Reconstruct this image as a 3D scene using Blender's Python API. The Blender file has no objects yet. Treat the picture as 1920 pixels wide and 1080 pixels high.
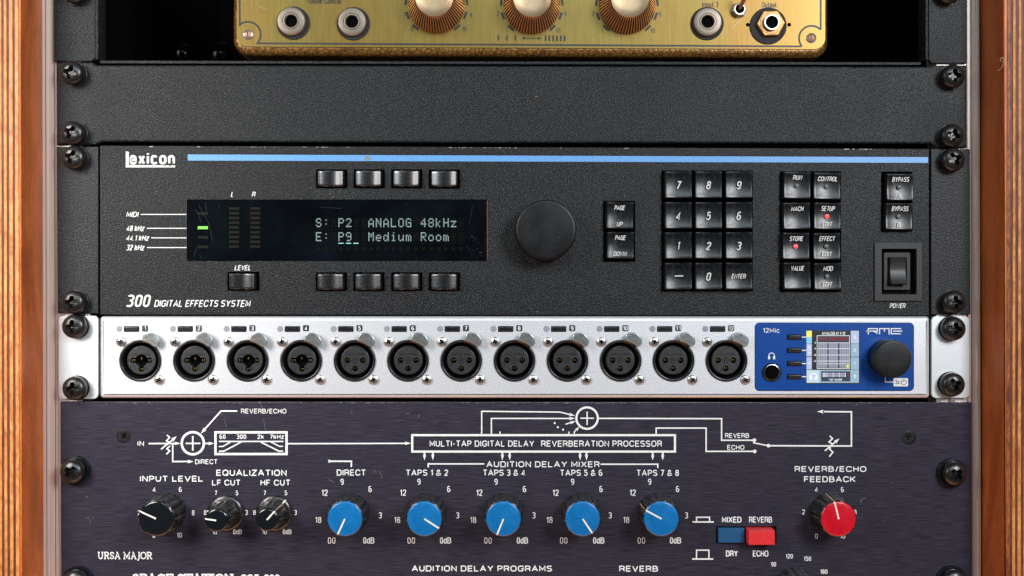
import bpy, bmesh, math, random
from mathutils import Vector, Matrix
from mathutils.geometry import tessellate_polygon

# ------------------------------------------------------------------ camera, world, lamps, exposure
U = 0.4826 / 1710.0            # metres per unit (19 inch rack panel = 1710 units)
D = 2197.0                     # distance camera - panel plane in the same units
scene = bpy.context.scene
COL = scene.collection
cam_d = bpy.data.cameras.new('camera'); cam = bpy.data.objects.new('camera', cam_d); COL.objects.link(cam)
cam_d.sensor_width = 36.0; cam_d.lens = 36.0 * D / 1920.0
cam_d.clip_start = 0.02; cam_d.clip_end = 20
cam.location = (0, -D * U, 0); cam.rotation_euler = (math.radians(90), 0, 0)
scene.camera = cam
world = bpy.data.worlds.new('World'); scene.world = world; world.use_nodes = True
bg = world.node_tree.nodes['Background']; bg.inputs[0].default_value = (0.80, 0.86, 1.0, 1); bg.inputs[1].default_value = 0.06

def area(name, loc, target, size, energy, color, size_y=None, spread=None):
    l = bpy.data.lights.new(name, 'AREA'); l.energy = energy; l.color = color
    l.size = size
    if spread: l.spread = math.radians(spread)
    if size_y: l.shape = 'RECTANGLE'; l.size_y = size_y
    o = bpy.data.objects.new(name, l); COL.objects.link(o); o.location = loc
    o.rotation_euler = (Vector(target) - Vector(loc)).to_track_quat('-Z', 'Y').to_euler()
    return o
area('softbox_left', (-0.46, -0.42, 0.20), (-0.24, 0, -0.03), 0.22, 0.95, (1.0, 0.97, 0.94), 0.34, 75)
area('softbox_right', (0.52, -0.82, 0.34), (-0.03, 0, 0), 0.26, 8.2, (0.95, 0.97, 1.0), 0.34)
area('window_glow', (0.05, -1.1, 0.62), (0, 0, 0), 0.5, 3.5, (0.72, 0.92, 1.0), 0.3)
area('table_bounce', (0.0, -0.13, -0.55), (0, 0.02, 0.1), 1.2, 2.4, (1.0, 0.47, 0.22), 0.25)
scene.view_settings.view_transform = 'Standard'; scene.view_settings.look = 'None'
scene.view_settings.exposure = 0.0; scene.view_settings.gamma = 1.0
random.seed(7)
R = math.radians

# ------------------------------------------------------------------ materials
def lin(c):
    return tuple(((v / 255) / 12.92 if v / 255 <= 0.04045 else ((v / 255 + 0.055) / 1.055) ** 2.4) for v in c)

def mat(name, col, rough=0.5, metal=0.0, grain=0, gs=0.0, bump=0.0, spec=0.5, emit=None, es=0.0, coat=0.0,
        stretch=(1, 1, 1), mott=0.0, ms=30.0, rvar=0.0, aniso=0.0, mottcol=None, speck=None, gd=2.0, rmott=0.0):
    """col: linear base colour; grain: fine noise scale; gs: its effect on colour; bump: its relief in mm;
    mott: broad mottling amount and ms: its scale"""
    m = bpy.data.materials.new(name); m.use_nodes = True
    nt = m.node_tree; b = nt.nodes['Principled BSDF']; L = nt.links.new
    b.inputs['Base Color'].default_value = (*col, 1); b.inputs['Roughness'].default_value = rough
    b.inputs['Metallic'].default_value = metal; b.inputs['Specular IOR Level'].default_value = spec
    b.inputs['Coat Weight'].default_value = coat; b.inputs['Anisotropic'].default_value = aniso
    if emit:
        b.inputs['Emission Color'].default_value = (*emit, 1); b.inputs['Emission Strength'].default_value = es
    if grain or mott:
        tc = nt.nodes.new('ShaderNodeTexCoord'); mp = nt.nodes.new('ShaderNodeMapping')
        mp.inputs['Scale'].default_value = stretch; L(tc.outputs['Object'], mp.inputs[0])
        cur = None
        def mult(prev, fac_socket, lo, hi):
            mr = nt.nodes.new('ShaderNodeMapRange'); mr.inputs[1].default_value = 0.3; mr.inputs[2].default_value = 0.7
            mr.inputs[3].default_value = lo; mr.inputs[4].default_value = hi; L(fac_socket, mr.inputs[0])
            mx = nt.nodes.new('ShaderNodeMix'); mx.data_type = 'RGBA'; mx.blend_type = 'MULTIPLY'; mx.inputs[0].default_value = 1
            if prev is None: mx.inputs[6].default_value = (*col, 1)
            else: L(prev, mx.inputs[6])
            L(mr.outputs[0], mx.inputs[7]); return mx.outputs[2]
        if mott:
            n2 = nt.nodes.new('ShaderNodeTexNoise'); n2.inputs['Scale'].default_value = ms; n2.inputs['Detail'].default_value = 4
            L(mp.outputs[0], n2.inputs['Vector'])
            if rmott:
                mr = nt.nodes.new('ShaderNodeMapRange'); mr.inputs[1].default_value = 0.35; mr.inputs[2].default_value = 0.65
                mr.inputs[3].default_value = rough - rmott; mr.inputs[4].default_value = rough + rmott
                L(n2.outputs['Fac'], mr.inputs[0]); L(mr.outputs[0], b.inputs['Roughness'])
            if mottcol:
                mr = nt.nodes.new('ShaderNodeMapRange'); mr.inputs[1].default_value = 0.35; mr.inputs[2].default_value = 0.65
                L(n2.outputs['Fac'], mr.inputs[0])
                mx = nt.nodes.new('ShaderNodeMix'); mx.data_type = 'RGBA'; L(mr.outputs[0], mx.inputs[0])
                mx.inputs[6].default_value = (*col, 1); mx.inputs[7].default_value = (*mottcol, 1); cur = mx.outputs[2]
            else:
                cur = mult(None, n2.outputs['Fac'], 1 - mott, 1 + mott)
        if grain:
            n1 = nt.nodes.new('ShaderNodeTexNoise'); n1.inputs['Scale'].default_value = grain; n1.inputs['Detail'].default_value = gd
            L(mp.outputs[0], n1.inputs['Vector'])
            if gs: cur = mult(cur, n1.outputs['Fac'], 1 - gs, 1 + gs)
            if rvar:
                mr = nt.nodes.new('ShaderNodeMapRange'); mr.inputs[3].default_value = rough - rvar; mr.inputs[4].default_value = rough + rvar
                L(n1.outputs['Fac'], mr.inputs[0]); L(mr.outputs[0], b.inputs['Roughness'])
            if bump:
                bp = nt.nodes.new('ShaderNodeBump'); bp.inputs['Distance'].default_value = bump / 1000.0
                bp.inputs['Strength'].default_value = 1.0; L(n1.outputs['Fac'], bp.inputs['Height']); L(bp.outputs[0], b.inputs['Normal'])
            if speck:
                thr, amt, sc = speck
                n3 = nt.nodes.new('ShaderNodeTexNoise'); n3.inputs['Scale'].default_value = sc; n3.inputs['Detail'].default_value = 0
                L(mp.outputs[0], n3.inputs['Vector'])
                mr = nt.nodes.new('ShaderNodeMapRange'); mr.inputs[1].default_value = thr; mr.inputs[2].default_value = thr + 0.08
                mr.inputs[3].default_value = 0; mr.inputs[4].default_value = amt; L(n3.outputs['Fac'], mr.inputs[0])
                mx = nt.nodes.new('ShaderNodeMix'); mx.data_type = 'RGBA'; L(mr.outputs[0], mx.inputs[0])
                if cur is None: mx.inputs[6].default_value = (*col, 1)
                else: L(cur, mx.inputs[6])
                mx.inputs[7].default_value = (0.5, 0.5, 0.5, 1); cur = mx.outputs[2]
        if cur is not None: L(cur, b.inputs['Base Color'])
    return m

def wood_mat(name, base, dark, scale=(60, 60, 4), ring=6.0, rough=0.45, fine=0.25):
    m = bpy.data.materials.new(name); m.use_nodes = True
    nt = m.node_tree; b = nt.nodes['Principled BSDF']; L = nt.links.new
    tc = nt.nodes.new('ShaderNodeTexCoord'); mp = nt.nodes.new('ShaderNodeMapping'); mp.inputs['Scale'].default_value = scale
    L(tc.outputs['Object'], mp.inputs[0])
    n1 = nt.nodes.new('ShaderNodeTexNoise'); n1.inputs['Scale'].default_value = 1.0; n1.inputs['Detail'].default_value = 5
    n1.inputs['Distortion'].default_value = 1.2; L(mp.outputs[0], n1.inputs['Vector'])
    rp = nt.nodes.new('ShaderNodeValToRGB'); rp.color_ramp.elements[0].position = 0.34; rp.color_ramp.elements[1].position = 0.62
    rp.color_ramp.elements[0].color = (*dark, 1); rp.color_ramp.elements[1].color = (*base, 1); L(n1.outputs['Fac'], rp.inputs[0])
    n2 = nt.nodes.new('ShaderNodeTexNoise'); n2.inputs['Scale'].default_value = ring; n2.inputs['Detail'].default_value = 6
    L(mp.outputs[0], n2.inputs['Vector'])
    mr = nt.nodes.new('ShaderNodeMapRange'); mr.inputs[1].default_value = 0.3; mr.inputs[2].default_value = 0.7
    mr.inputs[3].default_value = 1 - fine; mr.inputs[4].default_value = 1 + fine; L(n2.outputs['Fac'], mr.inputs[0])
    mx = nt.nodes.new('ShaderNodeMix'); mx.data_type = 'RGBA'; mx.blend_type = 'MULTIPLY'; mx.inputs[0].default_value = 1
    L(rp.outputs[0], mx.inputs[6]); L(mr.outputs[0], mx.inputs[7]); L(mx.outputs[2], b.inputs['Base Color'])
    bp = nt.nodes.new('ShaderNodeBump'); bp.inputs['Distance'].default_value = 0.00012; L(n2.outputs['Fac'], bp.inputs['Height'])
    L(bp.outputs[0], b.inputs['Normal']); b.inputs['Roughness'].default_value = rough; b.inputs['Specular IOR Level'].default_value = 0.25
    return m

def hammer_mat(name):
    m = bpy.data.materials.new(name); m.use_nodes = True
    nt = m.node_tree; b = nt.nodes['Principled BSDF']; L = nt.links.new
    tc = nt.nodes.new('ShaderNodeTexCoord')
    nz = nt.nodes.new('ShaderNodeTexNoise'); nz.inputs['Scale'].default_value = 500
    ad = nt.nodes.new('ShaderNodeMix'); ad.data_type = 'RGBA'; ad.inputs[0].default_value = 0.0022
    L(tc.outputs['Object'], nz.inputs['Vector']); L(tc.outputs['Object'], ad.inputs[6]); L(nz.outputs['Color'], ad.inputs[7])
    v = nt.nodes.new('ShaderNodeTexVoronoi'); v.feature = 'DISTANCE_TO_EDGE'; v.inputs['Scale'].default_value = 420
    L(ad.outputs[2], v.inputs['Vector'])
    rp = nt.nodes.new('ShaderNodeValToRGB'); rp.color_ramp.elements[0].position = 0.0; rp.color_ramp.elements[1].position = 0.16
    rp.color_ramp.elements[0].color = (0.06, 0.025, 0.006, 1); rp.color_ramp.elements[1].color = (0.27, 0.13, 0.028, 1)
    L(v.outputs['Distance'], rp.inputs[0]); L(rp.outputs[0], b.inputs['Base Color'])
    bp = nt.nodes.new('ShaderNodeBump'); bp.inputs['Distance'].default_value = 0.0002; L(v.outputs['Distance'], bp.inputs['Height'])
    L(bp.outputs[0], b.inputs['Normal']); b.inputs['Metallic'].default_value = 0.45; b.inputs['Roughness'].default_value = 0.34
    return m

M = {}
M['powder'] = mat('black_powder_coat', (0.0070, 0.0084, 0.0096), 0.38, 0, 1800, 0.9, 0.30, spec=0.20, speck=(0.60, 0.11, 2000), mott=0.14, ms=22, rmott=0.07)
M['face'] = mat('charcoal_textured_paint', (0.0078, 0.0087, 0.0100), 0.38, 0, 1600, 0.9, 0.32, spec=0.21, speck=(0.62, 0.11, 1900), mott=0.14, ms=26, rmott=0.07)
M['ear'] = mat('charcoal_ear_paint', (0.016, 0.0165, 0.018), 0.44, 0, 1200, 0.8, 0.32, spec=0.24, speck=(0.66, 0.08, 1300), mott=0.12, ms=30)
M['silver'] = mat('bead_blasted_aluminium', (0.66, 0.67, 0.695), 0.44, 0.45, 1900, 0.20, 0.05, mott=0.015, ms=20)
M['earsilver'] = mat('satin_silver_ear', (0.68, 0.70, 0.71), 0.40, 0.5, 2200, 0.06, 0.03, mott=0.03, ms=40)
M['anod'] = mat('brushed_violet_anodised', (0.045, 0.040, 0.058), 0.36, 0.35, 1.0, 0.50, 0.05, stretch=(90, 90, 3000), rvar=0.06, spec=0.4, aniso=0.5, gd=3.0)
M['brass'] = mat('brushed_brass', (0.205, 0.165, 0.036), 0.36, 0.6, 1.0, 0.12, 0.012, stretch=(1600, 1600, 70), mott=0.12, ms=0.008, mottcol=(0.24, 0.132, 0.026), rvar=0.05, gd=3.0)
M['hammer'] = hammer_mat('hammered_gold_paint')
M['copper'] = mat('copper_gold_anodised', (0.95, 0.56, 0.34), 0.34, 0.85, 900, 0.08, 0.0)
M['copper_dark'] = mat('groove_shade_and_edge_copper', (0.26, 0.10, 0.045), 0.40, 0.7, 900, 0.3, 0.02)  # shade inside the knob grooves as a colour; also colours the display edge
M['capgold'] = mat('spun_pale_gold', (0.42, 0.30, 0.18), 0.45, 0.8, 700, 0.05, 0.0, mott=0.16, ms=60)
M['nickel'] = mat('worn_nickel', (0.24, 0.20, 0.16), 0.45, 0.6, 1600, 0.15, 0.02, mott=0.12, ms=120)
M['chrome'] = mat('bright_steel', (0.55, 0.53, 0.51), 0.22, 1.0)
M['steel'] = mat('zinc_screw_steel', (0.58, 0.53, 0.49), 0.26, 0.85, 1500, 0.15, 0.03)
M['copper_rust'] = mat('rusty_copper_screw', (0.42, 0.24, 0.15), 0.5, 0.5, 1400, 0.5, 0.05)
M['nut'] = mat('tarnished_brass_nut', (0.38, 0.21, 0.075), 0.40, 0.7, 1200, 0.25, 0.03, mott=0.2, ms=150)
M['washer'] = mat('fibre_washer', (0.035, 0.033, 0.034), 0.8, 0, 1300, 0.35, 0.1, spec=0.2)
M['blackpl'] = mat('black_plastic', (0.010, 0.010, 0.011), 0.28, 0, 900, 0.2, 0.02)
M['blackrub'] = mat('matt_black_plastic', (0.0065, 0.0065, 0.007), 0.40, 0, 1700, 0.35, 0.05, spec=0.3, mott=0.2, ms=60, rmott=0.07)
M['rocker'] = mat('satin_black_rocker', (0.012, 0.011, 0.011), 0.45, 0, 1500, 0.3, 0.05, spec=0.5)
M['core'] = mat('grey_black_socket_plastic', (0.021, 0.021, 0.022), 0.42, 0, 1700, 0.3, 0.03)
M['bezel'] = mat('black_plastic_bezel', (0.012, 0.012, 0.013), 0.55, 0, 1500, 0.3, 0.06)
M['key'] = mat('glossy_black_keycap', (0.005, 0.006, 0.0075), 0.30, 0, 500, 0.5, 0.0, rvar=0.10, spec=0.42, mott=0.3, ms=130, rmott=0.0)
M['softkey'] = mat('satin_black_keycap', (0.005, 0.0055, 0.0065), 0.27, 0, 900, 0.4, 0.012, rvar=0.08, spec=0.8, coat=0.25)
M['pit'] = mat('unlit_black', (0.002, 0.002, 0.002), 0.9, spec=0.05)
M['gap'] = mat('dark_key_well', (0.0015, 0.0015, 0.0015), 0.7, spec=0.1)
M['screw'] = mat('black_oxide_screw', (0.014, 0.013, 0.013), 0.30, 0.2, 1100, 0.4, 0.02, spec=0.7, mott=0.35, ms=160)
M['recess'] = mat('worn_screw_recess', (0.030, 0.028, 0.027), 0.22, 0.7, 900, 0.9, 0.25)
M['white'] = mat('white_print', (0.80, 0.80, 0.78), 0.55, 0, 1400, 0.08)
M['whitelex'] = mat('warm_white_print', (0.74, 0.74, 0.71), 0.55, 0, 1200, 0.15)
M['blackink'] = mat('black_print', (0.012, 0.012, 0.014), 0.5, 0, 1200, 0.3)
M['keyprint'] = mat('keycap_print', (0.60, 0.60, 0.57), 0.5)
M['blue'] = mat('sky_blue_stripe', (0.12, 0.325, 0.66), 0.42, 0, 1200, 0.12, 0.04)
M['blueplate'] = mat('deep_blue_anodised', (0.006, 0.062, 0.30), 0.26, 0.15, 1500, 0.04, 0.0, spec=0.5)
M['capblue'] = mat('glossy_blue_cap', (0.006, 0.145, 0.40), 0.26, 0, 900, 0.10, 0.01, spec=0.5, mott=0.10, ms=120, rmott=0.06)
M['capred'] = mat('glossy_red_cap', (0.56, 0.007, 0.020), 0.26, 0, 900, 0.10, 0.01, spec=0.45, mott=0.10, ms=120, rmott=0.06)
M['btnblue'] = mat('matt_blue_button', (0.008, 0.075, 0.19), 0.42, 0, 900, 0.12, 0.05)
M['btnred'] = mat('matt_red_button', (0.68, 0.025, 0.03), 0.42, 0, 900, 0.12, 0.05)
M['capblack'] = mat('glossy_black_cap', (0.005, 0.007, 0.009), 0.15, 0, 300, 0.1, spec=0.7)
M['knobside'] = mat('dusty_black_knob', (0.012, 0.011, 0.010), 0.27, 0, 500, 0.9, 0.12, spec=0.7, speck=(0.66, 0.10, 700), mott=0.5, ms=220)
M['pointer'] = mat('ivory_pointer', (0.80, 0.76, 0.66), 0.4, 0, 900, 0.1)
M['pointerold'] = mat('yellowed_pointer', (0.50, 0.36, 0.18), 0.5, 0, 1200, 0.4)
M['window'] = mat('smoked_acrylic', (0.0018, 0.003, 0.0045), 0.12, 0, 60, 0.3, spec=0.25, mott=0.4, ms=40)
M['ledoff'] = mat('unlit_led_segment', (0.011, 0.0105, 0.006), 0.6, spec=0.08)
M['vfdoff'] = mat('unlit_display_dots', (0.0045, 0.0048, 0.0030), 0.7, spec=0.05)
M['vfd'] = mat('lit_display_dots', (0.1, 0.15, 0.14), 0.5, emit=(0.62, 0.86, 0.80), es=0.25)
M['vfdbar'] = mat('lit_display_cursor', (0.1, 0.15, 0.14), 0.5, emit=(0.35, 0.95, 0.80), es=0.8)
M['green'] = mat('lit_green_led', (0.1, 0.3, 0.05), 0.4, emit=(0.19, 0.85, 0.012), es=0.9)
M['ledred'] = mat('lit_red_led', (0.5, 0.05, 0.05), 0.3, emit=(1.0, 0.09, 0.10), es=0.8)
M['ledgrey'] = mat('unlit_grey_led', (0.11, 0.115, 0.11), 0.35)
M['lednull'] = mat('frosted_led_window', (0.26, 0.26, 0.30), 0.45)
M['badge'] = mat('dark_number_badge', (0.025, 0.026, 0.032), 0.45)
M['latch'] = mat('nickel_latch', (0.36, 0.40, 0.40), 0.30, 0.8, 1600, 0.15, 0.02)
M['latchtxt'] = mat('worn_latch_lettering', (0.13, 0.10, 0.09), 0.45, 0.3)
M['orange'] = mat('copper_latch_edge', (0.55, 0.20, 0.05), 0.35, 0.8)
M['gold'] = mat('gold_contact', (0.30, 0.18, 0.05), 0.35, 1.0)
M['rail'] = mat('extruded_aluminium', (0.82, 0.72, 0.66), 0.36, 0.4, 1.0, 0.10, 0.01, stretch=(900, 900, 14), mott=0.06, ms=0.02, rvar=0.04)
M['raildk'] = mat('dark_rail_groove', (0.20, 0.14, 0.11), 0.4, 0.6)  # darker brown metal on the narrow groove faces of the rails
M['veneer'] = wood_mat('varnished_birch_veneer', (0.54, 0.148, 0.036), (0.34, 0.082, 0.018), (34, 34, 12), 20.0, 0.42, 0.16)
M['plylight'] = wood_mat('light_ply_edge', (0.62, 0.27, 0.085), (0.42, 0.145, 0.042), (120, 120, 60), 5.0, 0.5, 0.30)
M['plydark'] = wood_mat('dark_ply_edge', (0.17, 0.046, 0.016), (0.09, 0.024, 0.010), (260, 260, 30), 5.0, 0.5, 0.35)
M['plymid'] = wood_mat('stained_ply_edge', (0.36, 0.115, 0.034), (0.13, 0.038, 0.014), (300, 300, 90), 4.0, 0.5, 0.4)
M['dust'] = mat('pale_dust', (0.20, 0.20, 0.195), 0.8)
M['chip'] = mat('bare_metal_chip', (0.36, 0.35, 0.32), 0.4, 0.3)
M['scratch'] = mat('pale_scratch', (0.014, 0.015, 0.017), 0.5)
M['smudge'] = mat('dried_smudge', (0.20, 0.22, 0.22), 0.6, 0, 1500, 0.5)
M['fibre'] = mat('straw_fibre', (0.45, 0.30, 0.16), 0.7)
M['glassdark'] = mat('black_glass_bulb', (0.0004, 0.0005, 0.0007), 0.05, spec=0.05)
def scr(name, c, es=1.05):
    return mat(name, (0.02, 0.02, 0.02), 0.3, emit=lin(c), es=es)
M['s_black'] = scr('screen_black', (10, 14, 24)); M['s_yellow'] = scr('screen_yellow', (250, 238, 110))
M['s_cyan'] = scr('screen_cyan', (130, 205, 240)); M['s_lav'] = scr('screen_lavender', (178, 192, 228))
M['s_steel'] = scr('screen_steel', (150, 178, 200)); M['s_pale'] = scr('screen_pale', (190, 212, 226))
M['s_grey'] = scr('screen_grey', (158, 164, 184)); M['s_mid'] = scr('screen_slate', (38, 52, 72))
M['s_white'] = scr('screen_white', (246, 250, 252), 1.0); M['s_red'] = scr('screen_red', (130, 22, 30)); M['s_dark'] = scr('screen_dark_line', (48, 56, 70))

# ------------------------------------------------------------------ stroke lettering: (width, strokes); a third value marks a rounded corner
def _g(w, *st): return (w, [[tuple(float(v) for v in p.split(',')) for p in t.split()] for t in st])
GLY = {'A': _g(.86, '0,0 .5,1 1,0', '.2,.33 .8,.33'), 'B': _g(.72, '.5,.53 0,.53 0,1 .92,1,1 .92,.53,1 .4,.53', '0,.53 0,0 1,0,1 1,.53,1 .5,.53'),
 'C': _g(.78, '1,.74 1,1,1 0,1,1 0,0,1 1,0,1 1,.26'), 'D': _g(.76, '0,.5 0,1 1,1,1 1,0,1 0,0 0,.5'), 'E': _g(.66, '1,1 0,1 0,0 1,0', '0,.52 .9,.52'),
 'F': _g(.62, '1,1 0,1 0,0', '0,.5 .85,.5'), 'G': _g(.82, '1,.76 1,1,1 0,1,1 0,0,1 1,0,1 1,.46 .58,.46'), 'H': _g(.72, '0,0 0,1', '1,0 1,1', '0,.52 1,.52'),
 'I': _g(.01, '0,0 0,1'), 'J': _g(.5, '0,.3 0,0,1 1,0,1 1,1'), 'K': _g(.74, '0,0 0,1', '1,1 0,.34', '.3,.56 1,0'), 'L': _g(.6, '0,1 0,0 1,0'),
 'M': _g(.86, '0,0 0,1 .5,.25 1,1 1,0'), 'N': _g(.72, '0,0 0,1 1,0 1,1'), 'O': _g(.84, '.5,1 0,1,1 0,0,1 1,0,1 1,1,1 .5,1'), 'P': _g(.68, '0,0 0,1 1,1,1 1,.44,1 0,.44'),
 'Q': _g(.84, '.5,1 0,1,1 0,0,1 1,0,1 1,1,1 .5,1', '.6,.28 1,-.02'), 'R': _g(.72, '0,0 0,1 1,1,1 1,.47,1 0,.47', '.45,.47 .97,.47,1 .97,0'), 'S': _g(.70, '.98,.86 .92,1,1 0,1,1 0,.54,1 1,.5,1 1,0,1 .08,0,1 .02,.14'), 'T': _g(.72, '0,1 1,1', '.5,1 .5,0'),
 'U': _g(.72, '0,1 0,0,1 1,0,1 1,1'), 'V': _g(.8, '0,1 .5,0 1,1'), 'W': _g(1.2, '0,1 .25,0 .5,1 .75,0 1,1'), 'X': _g(.78, '0,0 1,1', '0,1 1,0'), 'Y': _g(.8, '0,1 .5,.45 1,1', '.5,.45 .5,0'),
 'Z': _g(.7, '0,1 1,1 0,0 1,0'), '0': _g(.52, '.5,1 0,1,1 0,0,1 1,0,1 1,1,1 .5,1'), '1': _g(.26, '0,.78 1,.96 1,0'), '2': _g(.54, '0,.78 0,1,1 1,1,1 1,.6,1 0,.06 0,0 1,0'),
 '3': _g(.54, '.02,.92 .1,1,1 1,1,1 1,.53,1 .35,.53', '.45,.53 1,.53,1 1,0,1 .1,0,1 .02,.08'), '4': _g(.58, '1,.25 0,.25 .74,1 .74,0'), '5': _g(.54, '.92,1 .1,1 .04,.5 .2,.63,1 1,.63,1 1,0,1 0,0,1 0,.16'),
 '6': _g(.54, '.85,1 0,1,1 0,0,1 1,0,1 1,.57,1 .03,.57'), '7': _g(.54, '0,1 1,1 .35,0'), '8': _g(.54, '.5,1 .06,1,1 .06,.53,1 .94,.53,1 .94,1,1 .5,1', '.5,.53 0,.53,1 0,0,1 1,0,1 1,.53,1 .5,.53'),
 '9': _g(.54, '.15,0 1,0,1 1,1,1 0,1,1 0,.43,1 .97,.43'), '&': _g(.78, '1,0 .15,.7 .2,1,1 .7,1,1 .7,.68,1 0,.38,1 0,0,1 .75,0,1 1,.42'), '/': _g(.32, '0,-.04 1,1.04'), '-': _g(.3, '0,.42 1,.42'), '.': _g(.01, '0,-.02 0,.05'),
 'o': _g(.56, '.5,.72 0,.72,1 0,0,1 1,0,1 1,.72,1 .5,.72'), 'l': _g(.01, '0,0 0,1'), 'u': _g(.5, '0,.72 0,0,1 1,0,1 1,.2', '1,.72 1,0'), 'n': _g(.5, '0,0 0,.72', '0,.5 0,.72,1 1,.72,1 1,0'),
 'm': _g(.86, '0,0 0,.72', '0,.5 0,.72,1 .5,.72,1 .5,0', '.5,.5 .5,.72,1 1,.72,1 1,0'), 'e': _g(.54, '1,.18 1,0,1 0,0,1 0,.72,1 1,.72,1 1,.36 0,.36'), 't': _g(.3, '.4,.95 .4,0,1 1,0', '0,.72 1,.72'),
 'r': _g(.3, '0,0 0,.72', '0,.45 0,.72,1 1,.72'), 'p': _g(.52, '0,-.27 0,.72', '0,0 1,0,1 1,.72,1 0,.72'), 'd': _g(.52, '1,0 1,1', '1,0 0,0,1 0,.72,1 1,.72'), 'i': _g(.01, '0,0 0,.72', '0,.88 0,1'),
 'c': _g(.52, '1,.6 .9,.72,1 0,.72,1 0,0,1 .9,0,1 1,.12'), 'k': _g(.5, '0,0 0,1', '1,.72 0,.25', '.3,.42 1,0'), 'z': _g(.5, '0,.72 1,.72 0,0 1,0'), 's': _g(.48, '1,.54 1,.72,1 0,.72,1 0,.38,1 1,.35,1 1,0,1 0,0,1 0,.18'), 'x': _g(.52, '0,0 1,.72', '0,.72 1,0')}
def round_path(p, rad):
    out = []
    for i, q in enumerate(p):
        if len(q) < 3 or i in (0, len(p) - 1): out.append((q[0], q[1])); continue
        a, b, c = Vector(p[i - 1][:2]), Vector(q[:2]), Vector(p[i + 1][:2]); u = a - b; v = c - b
        fa = 0.5 if len(p[i - 1]) > 2 else 0.98; fc = 0.5 if len(p[i + 1]) > 2 else 0.98
        ru = min(rad, u.length * fa); rv = min(rad, v.length * fc)
        A_, C_ = b + u.normalized() * ru, b + v.normalized() * rv
        for k in range(6):
            t = k / 5; w0, w1, w2 = (1 - t) ** 2, 2 * t * (1 - t) * 0.85, t * t; s_ = w0 + w1 + w2
            out.append(tuple((A_ * w0 + b * w1 + C_ * w2) / s_))
    res = [out[0]]
    for q in out[1:]:
        if math.dist(q, res[-1]) > 1e-4: res.append(q)
    return res

# ------------------------------------------------------------------ mesh builder (local units: X right, Y up, E towards the viewer)
def rrect(x0, y0, x1, y1, r=0, n=4):
    """counter-clockwise rounded rectangle, Y up"""
    if x1 < x0: x0, x1 = x1, x0
    if y1 < y0: y0, y1 = y1, y0
    if r <= 0: return [(x0, y0), (x1, y0), (x1, y1), (x0, y1)]
    out = []
    for cx, cy, a in ((x1 - r, y0 + r, -90), (x1 - r, y1 - r, 0), (x0 + r, y1 - r, 90), (x0 + r, y0 + r, 180)):
        for i in range(n + 1):
            t = R(a + 90 * i / n); out.append((cx + r * math.cos(t), cy + r * math.sin(t)))
    return out
def circ(cx, cy, r, n=32, a0=0):
    return [(cx + r * math.cos(2 * math.pi * i / n + a0), cy + r * math.sin(2 * math.pi * i / n + a0)) for i in range(n)]
def area2(p): return sum(p[i][0] * p[(i + 1) % len(p)][1] - p[(i + 1) % len(p)][0] * p[i][1] for i in range(len(p)))
def inset(poly, d):
    if area2(poly) < 0: poly = poly[::-1]
    n = len(poly); out = []
    for i in range(n):
        a, b, c = Vector(poly[i - 1]), Vector(poly[i]), Vector(poly[(i + 1) % n])
        u = (b - a); v = (c - b)
        if u.length < 1e-6 or v.length < 1e-6: out.append(tuple(b)); continue
        u.normalize(); v.normalize(); nu = Vector((-u.y, u.x)); nv = Vector((-v.y, v.x))
        k = 1 + nu.dot(nv); m = (nu + nv) / max(k, 0.3); out.append(tuple(b + m * d))
    return out

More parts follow.
